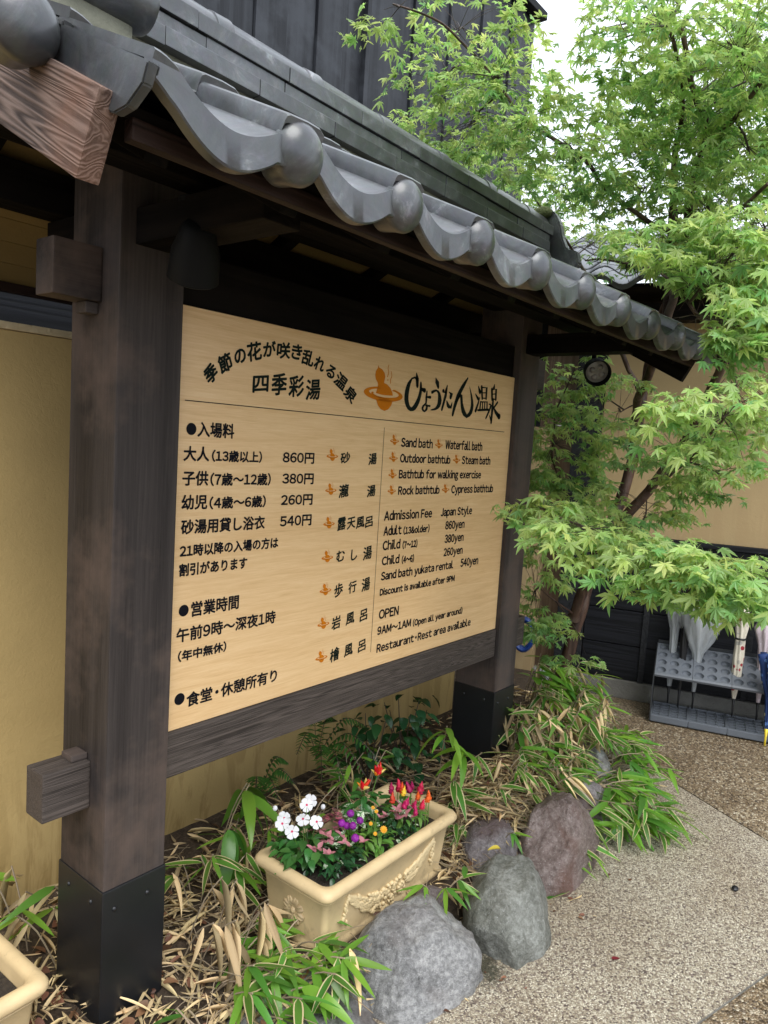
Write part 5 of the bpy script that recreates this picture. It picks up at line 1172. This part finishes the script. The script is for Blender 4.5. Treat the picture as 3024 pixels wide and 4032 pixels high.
# ------------------------------------------------------------------ umbrellas in the rack
def umbrella(label, s_, n_, ztop, zsleeve, mat, prf, tip='umbrella_black', folds=8, amp=.18, handle=None, ferrule=True, lean=(0, 0)):
    """closed umbrella standing point down; prf = (radius, height above its tip end)"""
    base = RW(s_, n_, zsleeve); t = thing('umbrella', label, 'umbrella', tuple(base), 'umbrellas standing in the rack')
    n = 40; vs = []; fs = []
    for r_, z in prf:
        for k in range(n):
            a = k*math.tau/n; q = r_*(1+amp*math.sin(folds*a+z*9)+amp*.3*math.sin(3*a+z*20)); vs.append((q*math.cos(a), q*math.sin(a), z))
    for i in range(len(prf)-1):
        for k in range(n): k2 = (k+1) % n; fs.append((i*n+k, i*n+k2, (i+1)*n+k2, (i+1)*n+k))
    o = from_data('canopy', vs, fs, mat, t, base, True); o.rotation_euler = (lean[0], lean[1], 0)
    b2 = base; tube('shaft', [b2+Vector((0, 0, -.05)), b2+Vector((lean[1]*.3, -lean[0]*.3, prf[-1][1]+.12))], .004, 'umbrella_black' if mat != 'clear_vinyl' else 'white_metal', t, 8)
    vs2, fs2 = lathe([(.0001, -.11), (.0045, -.108), (.006, -.05), (.010, -.0), (.0001, .002)], 12); from_data('ferrule', vs2, fs2, tip, t, base, True)
    if handle: 
        hz = prf[-1][1]+.10; P = [base+Vector((0, 0, hz))]+[base+Vector((0, 0, hz+.07))+(BU*(.025-.025*math.cos(a))+Vector((0, 0, .025*math.sin(a)))) for a in np.linspace(0, math.pi, 8)]
        tube('handle', P, .008, handle, t, 8)
    return t
umbrella('narrow clear vinyl umbrella furled at the left end of the rack', .075, .20, 0, -.60, 'clear_vinyl', [(.010, 0), (.015, .06), (.019, .15), (.021, .30), (.024, .36), (.045, .45), (.060, .50), (.035, .505), (.012, .52)], handle='white_metal', amp=.22)
umbrella('black umbrella behind the clear ones, mostly hidden by leaves', .135, .16, 0, -.60, 'umbrella_black', [(.008, 0), (.014, .1), (.022, .3), (.024, .45), (.012, .5)], handle='umbrella_black')
umbrella('wide half-open clear vinyl umbrella in the middle of the rack', .215, .17, 0, -.60, 'clear_vinyl', [(.010, 0), (.016, .08), (.022, .18), (.032, .24), (.075, .32), (.115, .42), (.138, .50), (.140, .53), (.120, .54)], folds=9, amp=.10, handle='white_metal')
u_ = umbrella('cream umbrella with dark red flowers, strapped tight', .43, .10, 0, -.58, 'floral_fabric', [(.008, 0), (.014, .05), (.024, .12), (.026, .25), (.024, .37), (.036, .46), (.024, .52), (.018, .58), (.010, .60)], folds=7, amp=.2, lean=(.0, .03))
vs, fs = lathe([(.0285, -.006), (.031, -.004), (.031, .004), (.0285, .006)], 20); from_data('strap', vs, fs, 'umbrella_black', u_, RW(.43, .10, -.58+.36), True)
umbrella('pale pink umbrella with a bright blue handle', .565, .17, 0, -.60, 'pink_fabric', [(.008, 0), (.016, .1), (.022, .2), (.030, .34), (.055, .44), (.026, .52), (.012, .56)], folds=7, amp=.22, handle='umbrella_handle_blue')
u_ = umbrella('blue star-patterned child umbrella with a yellow tip at the right edge', .60, -.035, 0, -.68, 'blue_fabric', [(.008, 0), (.016, .1), (.020, .18), (.050, .28), (.062, .38), (.068, .42), (.03, .43)], tip='yellow_plastic', folds=8, amp=.25)
bm = bmesh.new()
for k in range(9):
    a = k*math.tau/9; r = bmesh.ops.create_icosphere(bm, subdivisions=2, radius=.008)
    for v in r['verts']: v.co += Vector((.016*math.cos(a), .016*math.sin(a), .004*math.sin(a*3)))
from_bm('yellow_beads', bm, 'yellow_plastic', u_, RW(.60, -.035, -.68+.445), True)
# ------------------------------------------------------------------ maple
mt = thing('maple_tree', 'Japanese maple with bright green leaves and dark leaning trunks right of the notice board', 'tree', (2.6, .08, SZ))
def wob(P, a=.012):
    out = []
    for i, p in enumerate(P): out.append(p+Vector((noise.noise(p*9), noise.noise(p*9+Vector((5, 0, 0))), 0))*a)
    return out
LIMBS = []
def limb(name, pts, r0, r1, mat='bark', n=10):
    P = wob(smoothpath(pts, 7)); m_ = len(P); rad = [(r0+(r1-r0)*i/(m_-1))*(1+.10*noise.noise(P[i]*14)) for i in range(m_)]
    rad[0] *= 1.25 if name == 'trunk' else 1
    for i in range(0, m_, 2): LIMBS.append((P[i], rad[i]))
    return tube(name, P, rad, mat, mt, n)
limb('trunk', [(2.58, .12, -.74), (2.6, .082, -.5), (2.65, .033, -.143), (2.70, -.029, .247), (2.8, -.118, .656), (2.85, -.137, 1.057), (2.85, -.153, 1.278), (2.7, -.25, 1.5), (2.37, -.40, 1.7), (2.0, -.5, 1.8)], .040, .014)
limb('trunk', [(2.62, .04, -.1), (2.56, -.04, .12), (2.44, -.13, .28), (2.45, -.35, .63), (2.35, -.53, .88), (2.07, -.73, 1.2), (1.93, -.8, 1.49)], .032, .016)
limb('branch', [(2.37, -.31, 1.13), (2.17, -.46, 1.37), (1.93, -.58, 1.65), (1.78, -.63, 1.83), (1.65, -.71, 1.94), (1.6, -.67, 2.04), (1.49, -.64, 2.23)], .020, .008)
limb('branch', [(2.80, -.13, .85), (2.6, -.2, 1.0), (2.37, -.31, 1.13)], .022, .020)
limb('branch', [(1.65, -.71, 1.94), (1.58, -.8, 1.92), (1.47, -.91, 1.98)], .012, .007)
limb('branch', [(2.17, -.46, 1.37), (1.84, -.54, 1.89), (1.66, -.61, 2.11), (1.46, -.6, 2.25)], .014, .006)
limb('branch', [(1.93, -.58, 1.65), (1.75, -.43, 1.73), (1.59, -.38, 1.78), (1.44, -.35, 1.84), (1.29, -.18, 1.96), (1.17, -.09, 2.1), (.98, -.01, 2.19), (.84, .08, 2.21)], .010, .003)
limb('branch', [(1.87, -.61, 1.72), (1.68, -.8, 1.64), (1.49, -.96, 1.67)], .010, .006)
limb('branch', [(2.49, -.19, .48), (1.9, -.5, .50), (1.5, -.75, .46), (1.18, -.88, .47), (.99, -1.11, .51)], .012, .003)
limb('branch', [(1.9, -.5, .50), (1.5, -.52, .50), (1.15, -.60, .55), (1.10, -.46, .60)], .008, .0025)
limb('branch', [(2.45, -.35, .63), (1.9, -.65, .76), (1.6, -.79, .81), (1.13, -1.01, .94)], .011, .003)
limb('branch', [(2.07, -.73, 1.2), (1.7, -.78, 1.26), (1.45, -.79, 1.27), (1.48, -.66, 1.42), (1.39, -.46, 1.47)], .011, .003)
limb('branch', [(2.85, -.14, 1.1), (2.6, .0, 1.5), (2.5, .15, 1.8), (2.3, .3, 2.05)], .014, .004)
limb('branch', [(2.68, .0, .15), (2.45, .02, .45), (2.25, .05, .75), (2.2, .05, 1.0)], .010, .003)
limb('branch', [(2.66, .02, -.1), (2.45, .06, .0), (2.28, .09, .1)], .006, .002)
limb('branch', [(2.85, -.14, 1.0), (2.6, -.2, 1.05), (2.35, -.22, 1.0)], .007, .002)
# crown clusters: centre, horizontal radius, vertical radius, leaf count
CL = [(.85, .06, 2.2, .15, .05, 30), (1.07, -.04, 2.21, .19, .10, 90), (1.2, -.12, 2.08, .21, .14, 150), (1.3, -.17, 1.94, .22, .13, 190), (1.33, -.35, 1.85, .19, .12, 150), (2.25, .38, 2.16, .28, .16, 190), (2.49, .2, 2.09, .31, .16, 200), (2.69, .13, 1.92, .25, .19, 160), (1.38, -.61, 2.19, .22, .15, 190), (1.39, -.82, 2.09, .2, .2, 330), (1.53, -.53, 2.06, .22, .11, 130), (1.63, -.71, 1.98, .26, .18, 260), (1.63, -.86, 1.83, .15, .17, 160), (1.74, -.48, 1.82, .22, .12, 130), (1.73, -.71, 1.73, .26, .12, 210), (1.55, -.50, 1.47, .15, .06, 90), (1.45, -.64, 1.52, .21, .08, 150), (1.33, -.86, 1.37, .22, .14, 270), (1.34, -.94, 1.46, .14, .14, 170), (1.25, -.93, 1.2, .17, .12, 230), (1.29, -.97, 1.23, .14, .17, 220), (1.29, -.46, 1.44, .09, .03, 18), (1.08, -1.0, .91, .15, .16, 170), (1.86, -.63, .85, .27, .11, 130), (1.81, -.84, .74, .21, .1, 110), (2.15, -.06, 1.18, .14, .14, 70), (2.25, -.25, 1.01, .14, .19, 50), (2.24, .05, .83, .21, .28, 400), (1.13, -.46, .60, .10, .04, 80), (1.05, -.67, .55, .15, .06, 130), (.97, -.85, .51, .15, .07, 110), (.96, -1.0, .51, .15, .08, 130), (.94, -1.13, .51, .12, .08, 120), (.94, -.99, .43, .14, .05, 60), (2.22, .09, .08, .13, .27, 210), (1.83, -.56, .62, .24, .09, 90), (2.30, -.15, -.12, .12, .14, 26), (1.46, -.35, 2.29, .06, .14, 16), (1.40, -.45, 2.20, .14, .10, 40),
      (1.2, .15, 2.12, .22, .14, 70), (1.38, .1, 2.0, .24, .16, 120), (1.6, .3, 2.1, .3, .2, 260), (1.9, -.35, 2.0, .25, .2, 180), (2.0, -.6, 2.1, .3, .25, 300), (2.1, -.75, 1.8, .25, .25, 260), (1.6, -.95, 1.55, .2, .2, 200), (1.75, -.75, 1.45, .25, .12, 200), (2.3, -.1, .55, .2, .12, 110), (2.35, -.05, 1.1, .2, .2, 120), (1.9, -.85, 1.0, .2, .14, 160), (1.75, -.9, 2.15, .28, .2, 280), (2.3, -.75, 2.45, .35, .3, 330), (2.1, -.5, 2.3, .3, .25, 260), (2.6, -.5, 2.2, .35, .3, 300), (1.5, -.62, 2.33, .2, .08, 90)]
def maple_mesh(name, mat, size=1.0, lobes=7, droop=.35, seed=0):
    jr = random.Random(seed)
    A_ = {7: (0, 36, 72, 112), 5: (0, 42, 88)}[lobes]; LN = {7: (1, .93, .74, .42), 5: (1, .85, .5)}[lobes]
    ang = [-a for a in A_[:0:-1]]+list(A_); ln = list(LN[:0:-1])+list(LN); out = [(-.02, -.06)]
    pts = []
    for i, (a, l_) in enumerate(zip(ang, ln)):
        a += jr.uniform(-5, 5); l_ *= jr.uniform(.85, 1.1)
        nx_ = ang[i-1] if i else a-26
        v = (nx_+a)/2 if i else a-20; pts.append((v, .29 if i else .10))
        pts.append((a-14.5, .54*l_)); pts.append((a-4.5, .82*l_)); pts.append((a, l_)); pts.append((a+4.5, .82*l_)); pts.append((a+14.5, .54*l_))
    pts.append((ang[-1]+20, .10))
    R0 = .045*size; vs = [(0, 0, 0)]; 
    for a, r_ in pts:
        r2 = r_*r_; z = -droop*r2*(.9+.5*math.sin(R_(a)*2+seed))+.12*r_*math.sin(R_(a)*3+seed*1.7)+.10*(1 if r_ in (.29,) else 0)*-1; vs.append((R0*r_*math.sin(R_(a)), R0*r_*math.cos(R_(a)), R0*(z+(.07 if abs(r_-.6) < .2 and False else 0))))
    n = len(vs); fs = [(0, i+1, i) for i in range(1, n-1)]
    # petiole
    vs += [(-.0006, 0, 0), (.0006, 0, 0), (0, -.022*size, .004)]; fs.append((n, n+2, n+1))
    me = bpy.data.meshes.new(name); me.from_pydata(vs, [], fs); setm(me, mat); me.update(); return me
MM = {k: [maple_mesh('leaf', k, 1.0, 7, .3, 1), maple_mesh('leaf', k, .92, 7, .6, 2), maple_mesh('leaf', k, .8, 5, .45, 3), maple_mesh('leaf', k, 1.08, 7, .08, 4), maple_mesh('leaf', k, 1.0, 7, .9, 5), maple_mesh('leaf', k, .9, 7, -.1, 6)] for k in ('maple_leaf', 'maple_dark', 'maple_pale')}
NV = 6
campos = Vector(cam.matrix_world.translation); camR = cam.matrix_world.to_3x3().inverted(); FX = 2874.5/4032
def inview(p):
    q = camR@(p-campos); 
    if q.z >= 0: return False
    return abs(q.x/-q.z*FX) < .39 and abs(q.y/-q.z*FX) < .51
leaves = []; twv = []; twf = []; twn = 0; cams = []
rm = random.Random(21)
for ci, (cx, cy, cz, rh, rv, n) in enumerate(CL):
    c = Vector((cx, cy, cz)); near = min(LIMBS, key=lambda q: (q[0]-c).length); n = int(n*1.1)
    ns_ = max(2, n//8); hub = c
    def tw(a, b_, r0, r1, k=5):
        global twn
        m_ = (a+b_)/2+Vector((rm.uniform(-1, 1), rm.uniform(-1, 1), rm.uniform(0, 1)))*(b_-a).length*.08
        v, f = tube_data([a, m_, b_], [r0, (r0+r1)/2, r1], k, False); twv.extend(v); twf.extend(tuple(i+twn for i in q) for q in f); twn += len(v)
    tw(near[0], c, .0045, .0025)
    for s_ in range(ns_):
        while True:
            d = Vector((rm.uniform(-1, 1), rm.uniform(-1, 1), rm.uniform(-1, 1)))
            if d.length < 1: break
        sc_ = c+Vector((d.x*rh, d.y*rh, d.z*rv)); out = Vector((d.x, d.y, 0)); oa = math.atan2(out.y, out.x)
        q0 = near[0].lerp(c, rm.uniform(.35, 1.0)); tw(q0 if (q0-sc_).length < .34 else c.lerp(sc_, .2), sc_, .0014, .0007, 3)
        for k in range(rm.randint(10, 16)):
            a = oa+rm.uniform(-1.5, 1.5); r = rm.uniform(.015, .125); p = sc_+Vector((math.cos(a)*r, math.sin(a)*r, rm.uniform(-.02, .012)-r*.2))
            if p.y > -.92 and .98 < p.z < 1.34 and .8 < p.x < 1.9 and p.y < -.35: continue
            if p.y > -.72 and p.y < .15 and p.x < 2.1 and p.z < 1.30+.52*(p.y+.7)+.08 and p.z > 1.0: continue
            tone = rm.random(); key = 'maple_pale' if (d.z > .15 and tone < .5) or tone < .13 else ('maple_dark' if d.z < -.5 or tone > .90 else 'maple_leaf')  # pale leaves favoured high in each cluster, dark ones low
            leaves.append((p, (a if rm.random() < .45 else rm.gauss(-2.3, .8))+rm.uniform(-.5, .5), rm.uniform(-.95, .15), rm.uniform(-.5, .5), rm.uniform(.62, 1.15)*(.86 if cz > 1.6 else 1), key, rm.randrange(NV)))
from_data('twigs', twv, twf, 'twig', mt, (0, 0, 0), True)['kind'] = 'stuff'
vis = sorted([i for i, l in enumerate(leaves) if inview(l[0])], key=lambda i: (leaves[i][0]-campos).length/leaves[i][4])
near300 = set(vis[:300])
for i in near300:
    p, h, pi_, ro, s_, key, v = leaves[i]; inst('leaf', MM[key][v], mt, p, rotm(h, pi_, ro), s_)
protos = []; idx = {}
for mi_, k in enumerate(MM):
    for v in range(NV): idx[(k, v)] = len(protos); protos.append((MM[k][v], [mi_]))
its = [(idx[(l[5], l[6])], Matrix.Translation(l[0])@rotm(l[1], l[2], l[3]).to_matrix().to_4x4()@Matrix.Scale(l[4], 4)) for i, l in enumerate(leaves) if i not in near300]
fo_ = scatter_stuff('crown', protos, its, list(MM), mt)
fo_.data.polygons.foreach_set('use_smooth', [False]*len(fo_.data.polygons))
